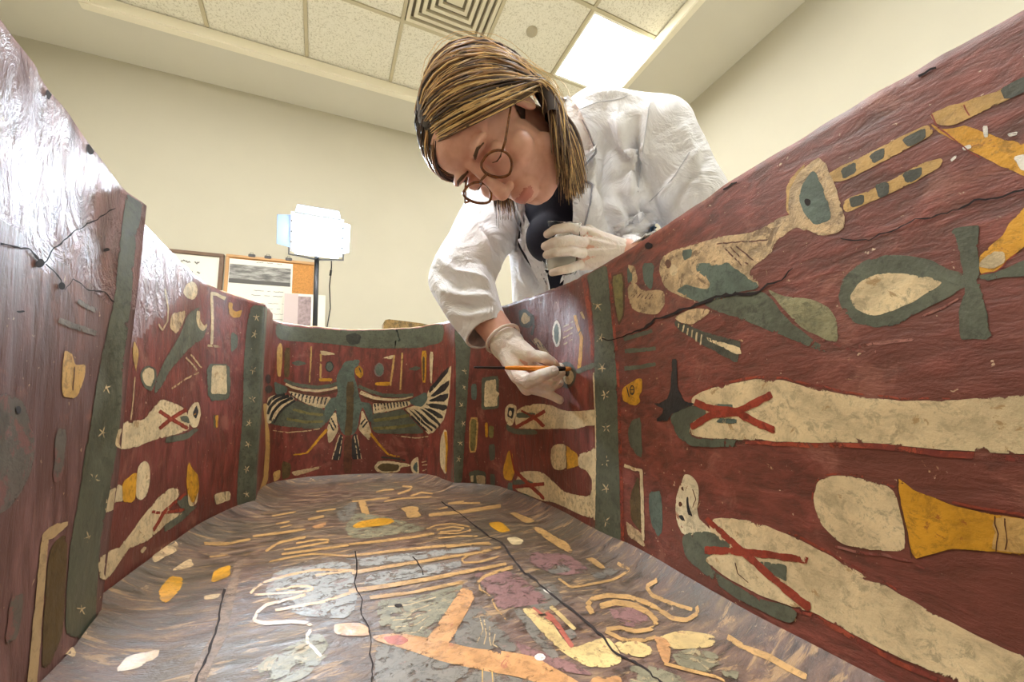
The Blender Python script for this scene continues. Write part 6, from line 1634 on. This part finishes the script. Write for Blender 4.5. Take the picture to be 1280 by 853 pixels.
hair_m[3].node_tree.nodes['Principled BSDF'].inputs['Roughness'].default_value = .65
cap = child(done('hair', me, hair_m[3], None)); cap['label'] = 'brown hair with blonde highlights'
for gi, b_ in hairs:
    o = bm_obj('hair_strands', b_, hair_m[gi], None, True); o['kind'] = 'stuff'; o.parent = cap

# ------------------------------------------------------------------ eyeglasses
M_tort = plain('tortoise_shell', lin(120,70,34), .25, var=.5, scale=160); m, nt, b = nodes_of('lens_glass'); M_lens = m
b.inputs['Base Color'].default_value = (1,1,1,1); b.inputs['Roughness'].default_value = .02; b.inputs['Transmission Weight'].default_value = 1.0; b.inputs['IOR'].default_value = 1.05
gl = empty('eyeglasses', H(0,.104,.02)); tag(gl, 'round tortoiseshell eyeglasses low on the woman\'s nose', 'glasses')
def gch(o): o.parent = gl; o.matrix_parent_inverse = Matrix.Translation(-Vector(gl.location)); return o
def G(x, y, z): return H(x, y, z)
RX = .0225
for s in (-1,1):
    c = (s*.0315, .1060, .0165)
    ring = [G(c[0]+RX*math.cos(a), c[1]-.012*abs(math.cos(a)*.5+s*.0)-.10*max(0, s*math.cos(a))*RX, c[2]+RX*.95*math.sin(a)) for a in [2*math.pi*k/28 for k in range(29)]]
    bm = bmesh.new(); add_tube(bm, ring, .0019, 8, False); gch(bm_obj('lens_rim', bm, M_tort, None, True))
    bm = bmesh.new(); vs = [bm.verts.new(p) for p in ring[:-1]]; bm.faces.new(vs); gch(bm_obj('lens', bm, M_lens, None))
    gch(tube('temple', [G(s*.0545,.099,.020), G(s*.066,.094,.022), G(s*.0735,.06,.022), G(s*.0775,.005,.018), G(s*.078,-.012,.004)], [.0018,.0018,.0015,.0015,.0015], M_tort))
gch(tube('bridge', [G(-.0105,.1015,.021), G(-.004,.1065,.0245), G(.004,.1065,.0245), G(.0105,.1015,.021)], .0018, M_tort))

# ------------------------------------------------------------------ brush and glass in her hands
tip = at(717,461.5,.594); tail = at(592.5,459.5,.548); bd = (tip-tail).normalized(); Lb = (tip-tail).length
br = empty('paintbrush', tail); tag(br, 'orange paintbrush with black ferrule held in the gloved right hand', 'paintbrush')
def bch(o): o.parent = br; o.matrix_parent_inverse = Matrix.Translation(-tail); return o
def bp(t): return tail+bd*(t*Lb)
bch(tube('handle_end', [bp(0), bp(.02), bp(.30)], [.0012,.0016,.0020], plain('brush_black', lin(28,26,26), .3), None, 10))
bch(tube('handle', [bp(.29), bp(.33), bp(.55), bp(.72), bp(.80)], [.0021,.0030,.0040,.0044,.0034], plain('brush_orange', lin(228,140,24), .3), None, 12))
bch(tube('ferrule', [bp(.79), bp(.86), bp(.905)], [.0036,.0036,.0034], plain('brush_ferrule', lin(40,38,38), .3, metal=.4), None, 12))
bch(tube('bristles', [bp(.90), bp(.94), bp(.975), bp(.998)], [.0032,.0034,.0022,.0006], plain('brush_bristle', lin(206,130,62), .7, var=.2, scale=300), None, 10))
jc = at(703,312,.700); ja = (cd(.05,.93,.30)).normalized(); jx, jy = frame_of(ja)
JM = Matrix.Translation(jc) @ Matrix((jx, jy, ja)).transposed().to_4x4()
m, nt, b = nodes_of('clear_glass'); b.inputs['Base Color'].default_value = (.96,.98,.98,1); b.inputs['Roughness'].default_value = .03; b.inputs['Transmission Weight'].default_value = 1; b.inputs['IOR'].default_value = 1.08
jar = empty('glass_beaker', jc); tag(jar, 'small clear glass beaker held in the gloved left hand', 'glass')
def jch(o): o.parent = jar; o.matrix_parent_inverse = Matrix.Translation(-jc); return o
bm = bmesh.new(); add_lathe(bm, [(.0005,-.042),(.027,-.042),(.029,-.038),(.029,.044),(.0302,.0465),(.0290,.0472),(.0272,.045),(.0272,-.036),(.0005,-.037)], JM, 32); bmesh.ops.recalc_face_normals(bm, faces=bm.faces); jch(bm_obj('wall', bm, m, None, True))
bm = bmesh.new(); add_lathe(bm, [(.0005,-.0365),(.0268,-.0365),(.0268,-.012),(.0005,-.012)], JM, 32); bmesh.ops.recalc_face_normals(bm, faces=bm.faces); jch(bm_obj('liquid', bm, plain('milky_adhesive', lin(224,220,208), .3), None, True))
